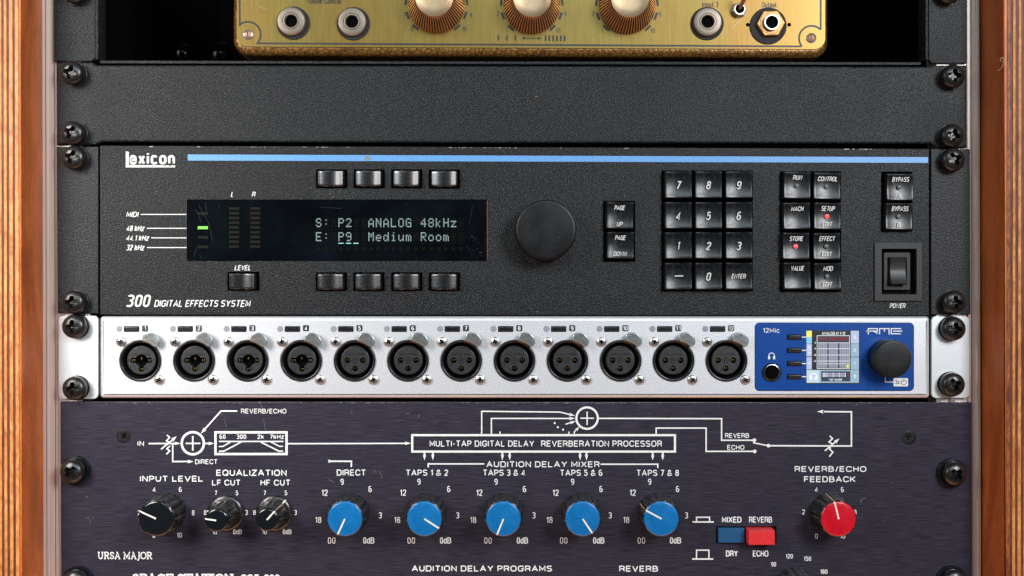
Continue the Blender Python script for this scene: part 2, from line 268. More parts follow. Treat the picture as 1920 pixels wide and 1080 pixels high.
class MB:
    def __init__(s): s.v = []; s.f = []; s.m = []; s.lift = 0.0
    def add(s, vs, fs, mi=0):
        o = len(s.v); s.v += [tuple(v) for v in vs]
        for f in fs: s.f.append(tuple(i + o for i in f)); s.m.append(mi)
    def poly(s, pts, e, mi=0):
        if area2(pts) < 0: pts = pts[::-1]
        s.add([(x, y, e) for x, y in pts], [tuple(range(len(pts)))], mi)
    def holed(s, outer, holes, e, mi=0):
        allp = [outer] + holes; flat = [p for l in allp for p in l]
        tris = tessellate_polygon([[Vector((x, y, 0)) for x, y in l] for l in allp])
        fs = []
        for a, b, c in tris:
            if area2([flat[a], flat[b], flat[c]]) < 0: b, c = c, b
            fs.append((a, b, c))
        s.add([(x, y, e) for x, y in flat], fs, mi)
    def loft(s, rings, mi=0, cap0=False, cap1=False, closed=True):
        n = len(rings[0]); vs = [p for r in rings for p in r]; fs = []
        for k in range(len(rings) - 1):
            for i in range(n if closed else n - 1):
                j = (i + 1) % n; fs.append((k * n + i, k * n + j, (k + 1) * n + j, (k + 1) * n + i))
        if cap0: fs.append(tuple(range(n))[::-1])
        if cap1: fs.append(tuple((len(rings) - 1) * n + i for i in range(n)))
        s.add(vs, fs, mi)
    def lathe(s, prof, n=40, c=(0, 0), mi=0, rf=None, cap0=False, cap1=False):
        rings = []
        for k, (r, e) in enumerate(prof):
            rings.append([(c[0] + (r * (rf(t, k) if rf else 1)) * math.cos(t), c[1] + (r * (rf(t, k) if rf else 1)) * math.sin(t), e)
                          for t in [2 * math.pi * i / n for i in range(n)]])
        s.loft(rings, mi, cap0, cap1)
    def slab(s, outline, e1, e0, bev=1.5, holes=(), mi=0, steps=3, hd=None, hmi=None, hb=0.0):
        """flat-fronted plate: front at e1, back at e0, rounded front edge, holes cut through to depth hd"""
        if area2(outline) < 0: outline = outline[::-1]
        rings = [[(x, y, e0) for x, y in outline]]
        for k in range(steps + 1):
            a = math.pi / 2 * k / steps; ins = bev * (1 - math.cos(a)); e = e1 - bev * (1 - math.sin(a))
            rings.append([(x, y, e) for x, y in inset(outline, ins)])
        s.loft(rings, mi, cap0=not (holes and hd is None))
        top = [(x, y) for x, y, e in rings[-1]]
        hs = [h if area2(h) > 0 else h[::-1] for h in holes]
        if hs: s.holed(top, hs, e1, mi)
        else: s.poly(top, e1, mi)
        for h in hs:
            d = e0 if hd is None else e1 - hd
            s.loft([[(x, y, e1) for x, y in h][::-1], [(x, y, d) for x, y in h][::-1]], mi if hmi is None else hmi)
            if hd is not None: s.poly(h, d, mi if hmi is None else hmi)
    def box(s, x0, y0, x1, y1, e0, e1, bev=0.8, r=0, mi=0):
        s.slab(rrect(x0, y0, x1, y1, r), e1, e0, bev, mi=mi, steps=2)
    def rect(s, x0, y0, x1, y1, e, mi=0, r=0): s.poly(rrect(x0, y0, x1, y1, r, 3), e + s.up(), mi)
    def up(s): s.lift += 0.03; return s.lift
    def stroke(s, pts, w, e, mi=0, closed=False):
        n = len(pts); P = [Vector(p) for p in pts]; lo = []; hi = []
        for i in range(n):
            if closed: a, b, c = P[i - 1], P[i], P[(i + 1) % n]
            else: a, b, c = P[max(i - 1, 0)], P[i], P[min(i + 1, n - 1)]
            u = (b - a) if (b - a).length > 1e-6 else (c - b); v = (c - b) if (c - b).length > 1e-6 else (b - a)
            u = u.normalized(); v = v.normalized(); nu = Vector((-u.y, u.x)); nv = Vector((-v.y, v.x))
            m = (nu + nv) / max(1 + nu.dot(nv), 0.35) * (w / 2); lo.append(b - m); hi.append(b + m)
        z = e + s.up()
        vs = [(p.x, p.y, z) for p in lo] + [(p.x, p.y, z) for p in hi]
        s.add(vs, [(i, (i + 1) % n, n + (i + 1) % n, n + i) for i in range(n if closed else n - 1)], mi)
    def ring(s, cx, cy, r0, r1, e, mi=0, n=40, a0=0, a1=360):
        full = abs(a1 - a0) >= 360; k = n if full else n + 1; z = e + s.up()
        A = [R(a0 + (a1 - a0) * i / n) for i in range(k)]
        vs = [(cx + r0 * math.cos(t), cy + r0 * math.sin(t), z) for t in A] + [(cx + r1 * math.cos(t), cy + r1 * math.sin(t), z) for t in A]
        s.add(vs, [(i, k + i, k + (i + 1) % k, (i + 1) % k) for i in range(n)], mi)
    def disc(s, cx, cy, r, e, mi=0, n=20): s.poly(circ(cx, cy, r, n), e + s.up(), mi)
    def arrow(s, tip, frm, l, w, e, mi=0):
        t = Vector(tip); d = (t - Vector(frm)).normalized(); nn = Vector((-d.y, d.x)); b = t - d * l
        s.poly([tuple(t), tuple(b + nn * w / 2), tuple(b + d * l * 0.15), tuple(b - nn * w / 2)], e + s.up(), mi)
    def text(s, t, x0, y0, x1, y1, e, bold=0.0, shear=0.0, mi=0, rot=0.0, spacing=1.0):
        """stroke letters that fill the box (Y up, y0 bottom)"""
        ys = [q[1] for ch in t if ch != ' ' for st in GLY[ch][1] for q in st]; lo, hi = min(ys), max(ys)
        cap = (y1 - y0) / (hi - lo); w = cap * (0.118 + 2.0 * bold); w = min(w, 0.9 * (y1 - y0)); gap = 0.36 * spacing
        if hi - lo < 0.02: lo, hi, cap = lo - .5, hi + .5, y1 - y0; w = y1 - y0
        sy = (y1 - y0 - w) / (hi - lo); adv = []; X = 0.0
        for i, ch in enumerate(t):
            adv.append(X); X += (0.48 if ch == ' ' else GLY[ch][0] + (gap if i < len(t) - 1 else 0))
        span = max(X, 0.02); extra = shear * (y1 - y0 - w); sx = (x1 - x0 - w - extra) / span
        if X < 0.05: sx = 0
        elif not rot:
            wn = min(w, 0.25 * (x1 - x0) / span if len(t) > 2 else 0.26 * (x1 - x0) / max(1, len(t))); wn = max(wn, 0.085 * cap) if '-' not in t[:1] else w
            if wn < w: w = wn; sy = (y1 - y0 - w) / (hi - lo); extra = shear * (y1 - y0 - w); sx = (x1 - x0 - w - extra) / span
        cx, cy = (x0 + x1) / 2, (y0 + y1) / 2; c, sn = math.cos(rot), math.sin(rot); rad = 0.42 * sy
        for a, ch in zip(adv, t):
            if ch == ' ': continue
            gw, sts = GLY[ch]
            for st in sts:
                p = [((x0 + w / 2 + (a + q[0] * gw) * sx) if sx else cx - extra / 2, y0 + w / 2 + (q[1] - lo) * sy) + tuple(q[2:]) for q in st]
                p = [(x + shear * (y - y0 - w / 2), y) for x, y in round_path(p, min(rad, max(0.2, gw * sx * 0.55)))]
                s.stroke([(cx + (x - cx) * c - (y - cy) * sn, cy + (x - cx) * sn + (y - cy) * c) for x, y in p], w, e, mi)
    def mesh(s, name, mats, scale, smooth=35):
        me = bpy.data.meshes.new(name)
        me.from_pydata([(x * scale, -e * scale, y * scale) for x, y, e in s.v], [], s.f)
        for m in mats: me.materials.append(M[m])
        me.polygons.foreach_set('material_index', s.m)
        me.validate(); me.update()
        me.shade_smooth(); me.set_sharp_from_angle(angle=R(smooth))
        return me

WORLD = {}
class Frame:
    """a plane h0 units in front of the rack front; pixel-like units measured on that plane"""
    def __init__(s, h0): s.h0 = h0; s.k = (D - h0) / D; s.s = U * s.k
    def P(s, px, py, e=0): return Vector(((px - 960) * s.s, -(s.h0 * U + e * s.s), (540 - py) * s.s))
def link(name, data, world_loc, parent=None, rot=None):
    o = bpy.data.objects.new(name, data); COL.objects.link(o); WORLD[o.name] = world_loc.copy()
    o.location = world_loc
    if parent is not None: o.parent = parent; o.location = world_loc - WORLD[parent.name]
    if rot: o.rotation_euler = rot
    return o
def thing(name, label, cat, loc, group=None, kind=None):
    o = link(name, None, loc); o.empty_display_size = 0.02; o['label'] = label; o['category'] = cat
    if group: o['group'] = group
    return o
def part(name, mb, mats, F, px, py, parent, e=0, rot=0.0, label=None, smooth=35, kind=None):
    me = mb if isinstance(mb, bpy.types.Mesh) else mb.mesh(name, mats if isinstance(mats, (list, tuple)) else [mats], F.s, smooth)
    o = link(name, me, F.P(px, py, e), parent, (0, rot, 0) if rot else None)
    if label: o['label'] = label
    if kind: o['kind'] = kind
    return o
def Lp(pts, ax, ay): return [(x - ax, ay - y) for x, y in pts]      # photo pixels -> local
def lettering(t, x0, y0, x1, y1, F, parent, m='white', bold=0.0, shear=0.0, e=0.25, name='lettering', rot=0.0, spacing=1.0):
    cx, cy = (x0 + x1) / 2, (y0 + y1) / 2; b = MB()
    b.text(t, x0 - cx, cy - y1, x1 - cx, cy - y0, 0, bold, shear, rot=rot, spacing=spacing)
    return part(name, b, m, F, cx, cy, parent, e=e)

def boolean_cut(base, cutter, mats_base, mats_cut, F, name):
    a = base.mesh(name, mats_base, F.s); c = cutter.mesh('cutter', mats_cut, F.s)
    for me in (a, c):
        bm = bmesh.new(); bm.from_mesh(me); bmesh.ops.remove_doubles(bm, verts=bm.verts, dist=1e-7)
        bmesh.ops.recalc_face_normals(bm, faces=bm.faces); bm.to_mesh(me); bm.free()
    oa = bpy.data.objects.new('tmp_a', a); oc = bpy.data.objects.new('tmp_c', c); COL.objects.link(oa); COL.objects.link(oc)
    md = oa.modifiers.new('b', 'BOOLEAN'); md.operation = 'DIFFERENCE'; md.object = oc; md.solver = 'EXACT'
    try: md.material_mode = 'TRANSFER'
    except Exception: pass
    dg = bpy.context.evaluated_depsgraph_get(); me = bpy.data.meshes.new_from_object(oa.evaluated_get(dg))
    bpy.data.objects.remove(oa); bpy.data.objects.remove(oc); me.name = name
    me.shade_smooth(); me.set_sharp_from_angle(angle=R(30)); return me

def cross_cutter(w, l, e_top, depth, taper=0.6, bump=True, spokes=4):
    c = MB(); pts = []
    for k in range(4):
        a = k * math.pi / 2; ca, sa = math.cos(a), math.sin(a)
        for x, y in ((l, -w), (l, w), (w * 1.5, w * 1.5)): pts.append((x * ca - y * sa, x * sa + y * ca))
    c.loft([[(x * taper, y * taper, e_top - depth) for x, y in pts], [(x, y, e_top) for x, y in pts], [(x * 1.06, y * 1.06, e_top + 8) for x, y in pts]], cap0=True, cap1=True)
    return c

F0 = Frame(0)
# master screw heads
hd = MB(); hd.lathe([(0.5, 0), (17, 0), (21.5, 3), (22.3, 7), (22.4, 12), (21.8, 15.5), (20.2, 18.6), (17.2, 21.2), (12, 23.2), (6, 24.2), (0.5, 24.5)], 48, cap0=True, cap1=True)
SCREW_HEAD = boolean_cut(hd, cross_cutter(3.7, 13.6, 25, 13, 0.5), ['screw'], ['recess'], F0, 'screw_head')
hd = MB(); hd.lathe([(0.3, -1), (8.6, -1), (9.2, 1), (8.4, 3.0), (6.0, 4.4), (3, 5.0), (0.3, 5.1)], 28, cap0=True, cap1=True)
SMALL_HEAD = boolean_cut(hd, cross_cutter(1.2, 5.6, 5.3, 4, 0.4), ['steel'], ['recess'], F0, 'socket_screw')
hd = MB(); hd.lathe([(0.3, -6), (12.2, -6), (12.4, -1.2), (11.2, -1.0), (5, -1.4), (0.3, -1.5)], 28, cap0=True, cap1=True)
FLAT_HEAD = boolean_cut(hd, cross_cutter(1.7, 6.5, -1.0, 4, 0.4), ['screw'], ['recess'], F0, 'countersunk_screw')
w_ = MB(); w_.slab(circ(0, 0, 23.5, 40), 2.6, 0, 1.0); WASHER_S = w_.mesh('washer', ['screw'], U)
w_ = MB(); w_.lathe([(0.5, 0), (27, 0), (28, 1.5), (28, 5), (26.5, 7.4), (23, 8.0), (21, 6.5), (0.5, 6.5)], 44, cap0=True, cap1=True); WASHER_L = w_.mesh('washer', ['capblack'], U)
def rack_screw(px, py, parent, big=False, ang=None, hadd=0):
    """px,py: where the head centre shows; placed so that the base sits on the ear"""
    eh = 20 + hadd; bx = 960 + (px - 960) * (D - eh) / D; by = 540 + (py - 540) * (D - eh) / D
    a = random.uniform(-0.6, 0.6) if ang is None else R(ang)
    s = part('rack_screw', SCREW_HEAD, None, F0, bx, by, parent, e=6 if big else 2, rot=a)
    w = part('washer', WASHER_L if big else WASHER_S, None, F0, bx, by, s, e=0)
    return s

def specks(F, parent, x0, y0, x1, y1, n, smin=0.3, smax=0.8, m='dust', e=0.3, name='dust_specks', avoid=None):
    b = MB(); cx, cy = (x0 + x1) / 2, (y0 + y1) / 2
    for _ in range(n):
        x = random.uniform(x0, x1); y = random.uniform(y0, y1)
        if avoid and any(a <= x <= c and bb <= y <= d for a, bb, c, d in avoid): continue
        r = random.uniform(smin, smax) * (2.0 if random.random() < 0.04 else 1)
        k = random.randint(3, 6); a0 = random.random() * 6
        b.poly([(x - cx + r * random.uniform(0.6, 1.3) * math.cos(a0 + 2 * math.pi * i / k), cy - y + r * random.uniform(0.6, 1.3) * math.sin(a0 + 2 * math.pi * i / k)) for i in range(k)], 0)
    return part(name, b, m, F, cx, cy, parent, e=e, kind='stuff')
def scratches(F, parent, lines, m='scratch', e=0.3, w=0.5, name='scratch_marks'):
    b = MB(); ax, ay = lines[0][0]
    for l in lines: b.stroke(Lp(l, ax, ay), w, 0)
    return part(name, b, m, F, ax, ay, parent, e=e, kind='stuff')

# ================================================================== THE CABINET
cab = thing('rack_cabinet', 'plywood rack cabinet with striped ply edges and aluminium rails framing the gear', 'cabinet', Vector((0, 0, -0.3)))
FZ = 88.0          # how far the plywood stands in front of the rails
def upright(name, xs_top, xs_bot, h0, h1, m, parent, bev=0.4):
    """vertical board; x measured in plane units at y=0 and y=1080, extended past the frame"""
    Y0, Y1 = -420, 1500; t0, t1 = Y0 / 1080, Y1 / 1080
    a = [xs_top[i] + (xs_bot[i] - xs_top[i]) * t0 for i in (0, 1)]; c = [xs_top[i] + (xs_bot[i] - xs_top[i]) * t1 for i in (0, 1)]
    b = MB(); b.slab(Lp([(a[0], Y0), (a[1], Y0), (c[1], Y1), (c[0], Y1)], 960, 540), h1, h0, bev)
    return part(name, b, m, F0, 960, 540, parent)
k88 = (D - FZ) / D
def fx(x): return 960 + (x - 960) * k88                                     # front edge x as seen -> plane x
# left: seen boundaries of the layers on the front edge
sl = link('side_panel', None, F0.P(60, 1080), cab); sr = link('side_panel', None, F0.P(1860, 1080), cab)
Lb = [(39, 41.5), (34.3, 36.5), (27.8, 30), (23.4, 25.5), (17, 19), (12.2, 14.2), (7, 8.6), (2.5, 4), (-8, -6), (-12, -10), (-20, -18), (-26, -24)]
kinds = ['plydark', 'plylight', 'plydark', 'plylight', 'plydark', 'plylight', 'plydark', 'plylight', 'plydark', 'plylight', 'plydark']
for i, kd in enumerate(kinds):
    (t1, b1), (t0, b0) = Lb[i], Lb[i + 1]
    if i == 0: continue
    upright('ply_layer', (fx(t0), fx(t1)), (fx(b0), fx(b1)), -38, FZ + (0.6 if kd == 'plylight' else -0.6) + random.uniform(-.2, .2), kd, sl)
upright('veneer', (fx(34.3), fx(39)), (fx(36.5), fx(41.5)), -38, FZ - 0.2, 'veneer', sl, 1.2)
Rb = [(1881, 1884), (1889, 1886.5), (1894.5, 1893), (1899.5, 1897.5), (1904, 1903), (1910, 1907.5), (1915, 1914), (1924, 1918), (1929, 1927), (1938, 1936), (1943, 1940), (1948, 1946)]
kr = ['veneer', 'plymid', 'plydark', 'plylight', 'plydark', 'plylight', 'plydark', 'plylight', 'plydark', 'plylight', 'plydark']
for i, kd in enumerate(kr):
    (t0, b0), (t1, b1) = Rb[i], Rb[i + 1]
    upright('veneer' if i == 0 else 'ply_layer', (fx(t0), fx(t1)), (fx(b0), fx(b1)), -38, FZ + (0.6 if kd != 'plydark' else -0.6) + random.uniform(-.2, .2), kd, sr, 1.6 if i == 0 else 0.4)
# rails: ridged aluminium extrusions
def rail(prof, tilt):
    Y0, Y1 = -420, 1500; b = MB()
    r0 = [(x - 960 - tilt * 0.9, 540 - Y0, h) for x, h in prof]; r1 = [(x - 960 + tilt * 0.9, 540 - Y1, h) for x, h in prof]
    for i in range(len(prof) - 1):
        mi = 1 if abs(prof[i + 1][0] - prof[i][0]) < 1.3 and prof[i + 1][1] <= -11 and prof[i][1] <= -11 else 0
        b.add([r1[i], r1[i + 1], r0[i + 1], r0[i]], [(0, 1, 2, 3)], mi)
    return part('rail', b, ['rail', 'raildk'], F0, 960, 540, cab, smooth=10)
rail([(74.5, -60), (76, -9), (81.0, -9), (82, -12), (82.8, -12), (84, -8), (86.5, -8), (87.5, -9.5), (97, -9.5), (98, -12.2), (99, -12.2), (100, -9.5), (150, -9.5), (150, -60)], 3)
rail([(1760, -60), (1760, -9.5), (1816, -9.5), (1817, -12.2), (1818, -12.2), (1819, -9.5), (1824, -9.5), (1825, -12), (1826, -12), (1827, -8), (1830, -8), (1831.5, -10), (1833.5, -10), (1834.5, -7.5), (1837, -7.5), (1838, -12.5), (1839, -12.5), (1841, -9), (1843, -60)], 3)
for x0, x1 in ((60, 142), (1772, 1860)):
    b = MB(); b.box(x0 - 960, -1000, x1 - 960, 1000, -1100, -40, 0.5); part('shade_lining', b, 'pit', F0, 960, 540, cab)  # added black slabs; the dark of the interior is put into their colour
b = MB(); b.slab(Lp([(-100, -500), (2020, -500), (2020, 1600), (-100, 1600)], 960, 540), -1100, -1110, 0.5)
part('back_panel', b, 'pit', F0, 960, 540, cab)

# ================================================================== THE SHELF with the gold unit
shelf = thing('rack_shelf', 'black powder coated rack shelf carrying the gold brass unit at the top', 'shelf', F0.P(960, 119))
b = MB(); b.slab(Lp([(100, -330), (178, -330), (178.5, 108), (172, 114.6), (101, 114.6)], 140, 60), 0, -8, 1.2); part('ear', b, 'powder', F0, 140, 60, shelf)
b = MB(); b.slab(Lp([(1741.5, -330), (1813, -330), (1813, 118.5), (1748, 118.5), (1741.5, 112)], 1780, 60), 0, -8, 1.2); part('ear', b, 'powder', F0, 1780, 60, shelf)
b = MB(); b.box(-3.2, -400, 3.2, 2, -40, -0.4, 2.6); part('flange', b, 'powder', F0, 181, 112, shelf).rotation_euler = (0, 0, 0)
b = MB(); b.box(-3.0, -400, 3.0, 2, -40, -1.0, 2.6); part('flange', b, 'powder', F0, 1738.5, 112, shelf)
for o in [c for c in shelf.children if c.name.startswith('flange')]: o.location.z += 400 * U
b = MB(); b.slab(Lp([(187, 113.2), (1727, 116.2), (1727, 121.6), (187, 118.6)], 960, 117), -1.5, -680, 0.8); part('floor', b, 'powder', F0, 960, 117, shelf)
b = MB(); b.box(-60, -6, 60, 6, -640, -600, 1.0); part('back_lip', b, 'pit', F0, 960, 112, shelf)
rack_screw(137, -17, shelf, ang=20); rack_screw(1781, -16, shelf, ang=35)

# two dim glass-like round things on the shelf behind the gold unit
def bulb(px, py, r, h, label):
    F = Frame(h); t = thing('bulb', label, 'bulb', F.P(px, py + r), group='dark round bulbs behind the gold unit')
    b = MB(); b.lathe([(r * math.cos(a), r * math.sin(a)) for a in [R(-60 + i * 10) for i in range(15)]], 32, cap1=True); part('glass', b, 'glassdark', F, px, py, t)
    b = MB(); b.lathe([(r * 0.75, -r * 1.6), (r * 0.75, -r * 0.5)], 24, cap0=True, cap1=True); part('socket', b, 'blackrub', F, px, py, t)
bulb(343, 103, 22, -160, 'small black glass bulb in the dark, left of the gold unit')
bulb(414, 106, 27, -160, 'black glass bulb half behind the lower left corner of the gold unit')

# ------------------------------------------------------------------ the gold unit
FG = Frame(-4)
gold = thing('effects_box', 'vintage gold box with brass face, ribbed copper knobs and jacks on the shelf', 'echo unit', FG.P(995, 104))
def gl(x, y): return y + (x - 995) * 0.0045        # slight tilt of the box
def gp(pts): return [(x, gl(x, y)) for x, y in pts]
def P2(x0, y0, x1, y1, r, n=8): return [(x + 0, -y) for x, y in rrect(x0, -y1, x1, -y0, r, n)]
b = MB(); out = Lp(gp(P2(435.5, -230, 1554, 105.5, 30)), 995, 40); b.slab(out, -1.5, -420, 13, steps=6); part('case', b, 'hammer', FG, 995, 40, gold)
pl = Lp(gp(P2(444, -220, 1547.5, 90.3, 21)), 995, 40)
b = MB(); b.slab(pl, 0.6, -2.6, 0.5, steps=2); part('faceplate', b, 'brass', FG, 995, 40, gold)
def gpart(name, px, py, mb, m, **k): return part(name, mb, m, FG, px, py, gold, **k)
# printed border
b = MB(); c = (995, 40)
def arcpts(cx, cy, r, a0, a1, n=14): return [(cx + r * math.cos(R(a0 + (a1 - a0) * i / n)), cy - r * math.sin(R(a0 + (a1 - a0) * i / n))) for i in range(n + 1)]
b.stroke(Lp([(449.6, -120), (449.6, 49.5)] , *c), 3.2, 0)
b.stroke(Lp(arcpts(465, 65, 24, 128, -40), *c), 3.3, 0)
b.stroke(Lp([(481, 81.4), (1503, 87.2)], *c), 3.2, 0)
b.stroke(Lp(arcpts(1521.5, 72, 23.5, 220, 46), *c), 3.3, 0)
b.stroke(Lp([(1538.6, -120), (1538.6, 56)], *c), 3.2, 0)
for x in (934.5, 950.5, 966.5): b.rect(x - 1.5 - c[0], c[1] - 76.3, x + 1.5 - c[0], c[1] - 66.3, 0)
for x in (1023, 1030, 1037.2, 1044.3, 1051.5, 1058.7): b.rect(x - 1.6 - c[0], c[1] - 77, x + 1.6 - c[0], c[1] - 66.8, 0)
b.stroke(Lp([(983, 71.6), (1011, 72)], *c), 1.6, 0); b.arrow(Lp([(978, 71.5)], *c)[0], Lp([(1000, 71.8)], *c)[0], 7, 6, 0); b.arrow(Lp([(1015.5, 72.1)], *c)[0], Lp([(1000, 71.8)], *c)[0], 7, 6, 0)
gpart('printed_border', c[0], c[1], b, 'blackink', e=0.8)
GT = dict(m='blackink', e=0.85, spacing=1.05)
def gt(t, x0, y0, x1, y1, bold=0.01): lettering(t, x0, y0, x1, y1, FG, gold, bold=bold, **GT)
gt('Volume Control', 574.5, -5.5, 639, 7.5); gt('Input 3', 1316.5, 3.5, 1346.5, 16); gt('Output', 1428, 4, 1456, 16.5)
for s_, x0, y0, x1, y1 in (('1', 757, 23, 759.6, 32), ('0', 771, 50, 775.6, 58.5), ('9', 881, 24, 885, 33), ('10', 866, 50, 874.8, 58.5),
        ('2', 932, 21, 936, 30), ('1', 948.4, 52, 951.2, 60.5), ('9', 1058, 21.8, 1062, 30.8), ('10', 1042, 53, 1050.3, 61.5),
        ('2', 1110, 21.5, 1114, 30.5), ('1', 1126.6, 52.8, 1129.4, 61.5), ('9', 1235.4, 22.5, 1239.4, 31.4), ('10', 1219.6, 53.3, 1228, 62)):
    gt(s_, x0, y0, x1, y1, 0.022)
# ribbed knobs
def ribbed(px, py):
    b = MB(); N = 60; n = N * 4; prof = [(51.5, 0), (53.4, 3), (52, 9), (47, 27), (41, 46), (37.4, 55), (35.4, 58)]; rings = []
    for k_, (r_, e_) in enumerate(prof):
        g = 0.93 if 1 <= k_ <= 5 else 1.0
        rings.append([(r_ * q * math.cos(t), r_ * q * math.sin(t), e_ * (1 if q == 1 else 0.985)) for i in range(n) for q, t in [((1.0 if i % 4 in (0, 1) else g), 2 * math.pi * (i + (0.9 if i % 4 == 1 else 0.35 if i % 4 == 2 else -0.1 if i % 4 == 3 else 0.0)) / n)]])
    b.loft(rings); b.m = [0 if (i % n) % 4 == 0 else 1 for i in range(len(b.f))]  # groove faces take the darker copper, occlusion shade painted in
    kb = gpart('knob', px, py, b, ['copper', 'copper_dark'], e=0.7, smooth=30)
    b = MB(); b.lathe([(35.3, 57.5), (34.4, 58.6), (33.4, 58.2), (28, 55.5), (18, 53.6), (8, 53.0), (0.4, 52.9)], 56, cap1=True)
    part('knob_cap', b, 'capgold', FG, px, py, kb, e=0.7)
    b = MB()
    for a in (-47, -20, 7, 227, 200, 173, 34, 146):
        ca, sa = math.cos(R(a)), math.sin(R(a))
        b.stroke([(57.4 * ca - 7 * sa, 57.4 * sa + 7 * ca), (57.4 * ca + 7 * sa, 57.4 * sa - 7 * ca)], 4.4, 0)
    part('scale_marks', b, 'blackink', FG, px, py, kb, e=0.85)
ribbed(818.3, 9.5); ribbed(997, 10.5); ribbed(1175.5, 11)
# jacks
def jack(px, py, wr=31, nr=26.5, dx=0, dy=0):
    b = MB(); b.slab(circ(0, 0, wr, 44), 3, 0, 1); w = gpart('jack_socket', px, py, b, 'washer', e=0.6)
    b = MB()
    n = 120
    b.lathe([(nr, 2.5), (nr, 10)], n, rf=lambda t, k: 1 + 0.012 * math.cos(t * 60))
    b.lathe([(nr, 10), (nr - 1.5, 12), (nr - 2.2, 12.3), (16.0, 12.3), (15.4, 11.2), (14.8, 12.6), (12.8, 12.8), (11.6, 11.5), (11.6, -20)], 60)
    part('jack_nut', b, 'nickel', FG, px + dx, py + dy, w, e=0.6)
    b = MB(); b.slab(circ(0, 0, 12, 30), 3.3, 2.0, 0.1); part('jack_hole', b, 'pit', FG, px + dx, py + dy, w, e=0.6)
jack(550, 43.5, dx=-2.2, dy=-1.5); jack(662.5, 44.5, dx=-1.2, dy=-1.5); jack(1325.5, 44.5, dx=-0.2, dy=-1.5)
b = MB(); b.slab(circ(0, 0, 34.5, 44), 3, 0, 1); oj = gpart('jack_socket', 1440, 49, b, 'washer', e=0.6, label='output jack socket with tarnished brass hex nut')
b = MB(); b.slab(circ(0, 0, 26.5, 6, R(2)), 12, 3, 1.5, steps=2); b.lathe([(21, 12.05), (20.4, 12.8), (17, 12.9)], 40); part('hex_nut', b, 'nut', FG, 1443, 46, oj, e=0.6, smooth=30)
b = MB(); b.lathe([(15, 11), (15, 19), (14.3, 20.2), (12, 20.2), (11.2, 19), (11.2, -5)], 44); part('barrel', b, 'chrome', FG, 1443, 46, oj, e=0.6)
b = MB(); b.slab(circ(0, 0, 12, 30), 12.4, 12.1, 0.1); part('jack_hole', b, 'pit', FG, 1443, 46, oj, e=0.6)
for x in (1402, 1479.5):
    b = MB(); b.disc(0, 0, 3.6, 0); gpart('rivet_hole', x, 46.5, b, 'pit', e=0.9)
# toggle
b = MB(); b.slab(circ(0, 0, 14.5, 6, R(12)), 8, 0, 2.0, steps=2); b.lathe([(11.5, 8), (11.5, 13), (10.5, 14), (8.4, 14), (8.0, 9), (8.0, 7)], 32); tg = gpart('toggle_switch', 1384.5, 20, b, 'steel', e=0.6, smooth=30)
b = MB(); b.slab(circ(0, 0, 8.2, 24), 9, 8.1, 0.1); part('jack_hole', b, 'pit', FG, 1384.5, 20, tg, e=0.6).name = 'bushing_hole'
b = MB(); rr = []
for t in [i / 8 for i in range(9)]:
    cx, cy, ce, r = 1 + 6 * t, 2 + 22 * t, 9 + 46 * t, 3.0 + 2.4 * t
    rr.append([(cx + r * math.cos(a), cy + r * math.sin(a), ce) for a in [2 * math.pi * i / 16 for i in range(16)]])
b.loft(rr, cap0=True, cap1=True); part('lever', b, 'copper_rust', FG, 1384.5, 20, tg, e=0.6)
# corner screws and side rivets
for x, y in ((465, 65), (1521, 71.5)):
    b = MB(); b.lathe([(9.2, 0), (9.2, 1.6), (8, 2.2), (6.6, 1.6), (6.4, 0.6)], 28); s_ = gpart('corner_screw', x, y, b, 'steel', e=0.6)
    base = MB(); base.lathe([(0.3, -2), (6.5, -2), (6.5, 1.2), (4.5, 2.4), (0.3, 2.9)], 24, cap0=True, cap1=True)
    cut = MB(); cut.box(-8, -0.8, 8, 0.8, 1.0, 6, 0.05); me = boolean_cut(base, cut, ['copper_rust'], ['recess'], FG, 'screw_head'); part('screw_head', me, None, FG, x, y, s_, e=0.6, rot=R(75))
for x, y in ((434.5, 44), (1555, 50)):
    b = MB(); b.lathe([(8, -6), (8.4, 0), (6, 4), (0.4, 5.5)], 20, cap1=True)
    o = gpart('side_rivet', x + (4 if x < 900 else -4), y, b, 'steel', e=-22); o.rotation_euler = (0, 0, R(-90 if x < 900 else 90))
scratches(FG, gold, [[(1390, 37), (1384, 42), (1376, 50), (1373, 54)], [(1379, 34), (1382, 38)], [(1490, 30), (1496, 36), (1500, 44)], [(1394, 30), (1402, 26)], [(1404, 60), (1408, 64)], [(486, 12), (494, 16), (503, 18)], [(1362, 60), (1366, 66)]], 'chip', 0.9, 0.6)
specks(FG, gold, 450, 0, 1540, 78, 110, 0.3, 0.7, 'copper_rust', 0.9, 'tarnish_spots')
specks(FG, gold, 1100, 62, 1200, 78, 26, 0.4, 0.9, 'copper_rust', 0.92, 'tarnish_spots')

# ================================================================== BLANK PANEL
blank = thing('blanking_panel', 'plain black grainy blanking panel between the shelf and the charcoal effects unit', 'rack panel', F0.P(960, 272))
b = MB(); o = Lp([(104.5, 115.6), (171, 116.2), (180, 121.6), (1742, 124.5), (1751, 121.8), (1813.5, 122.0), (1814, 277), (1756, 277.4), (1747, 269.6), (190, 266.2), (178, 271.4), (105.5, 271.6)], 960, 195)
b.slab(o, 0, -8, 4.5, steps=5); part('panel', b, 'powder', F0, 960, 195, blank)
rack_screw(133, 136, blank, ang=12); rack_screw(134.5, 249, blank, ang=28); rack_screw(1788.5, 142, blank, ang=4); rack_screw(1787, 254, blank, ang=14)
specks(F0, blank, 190, 130, 1740, 262, 60, 0.25, 0.6)
scratches(F0, blank, [[(888, 187), (891, 200), (892, 210)], [(909, 175), (910, 190)], [(796, 234), (796.5, 240)], [(1310, 144), (1312, 158)], [(300, 225), (312, 231)], [(900.5, 224), (901, 232)]])
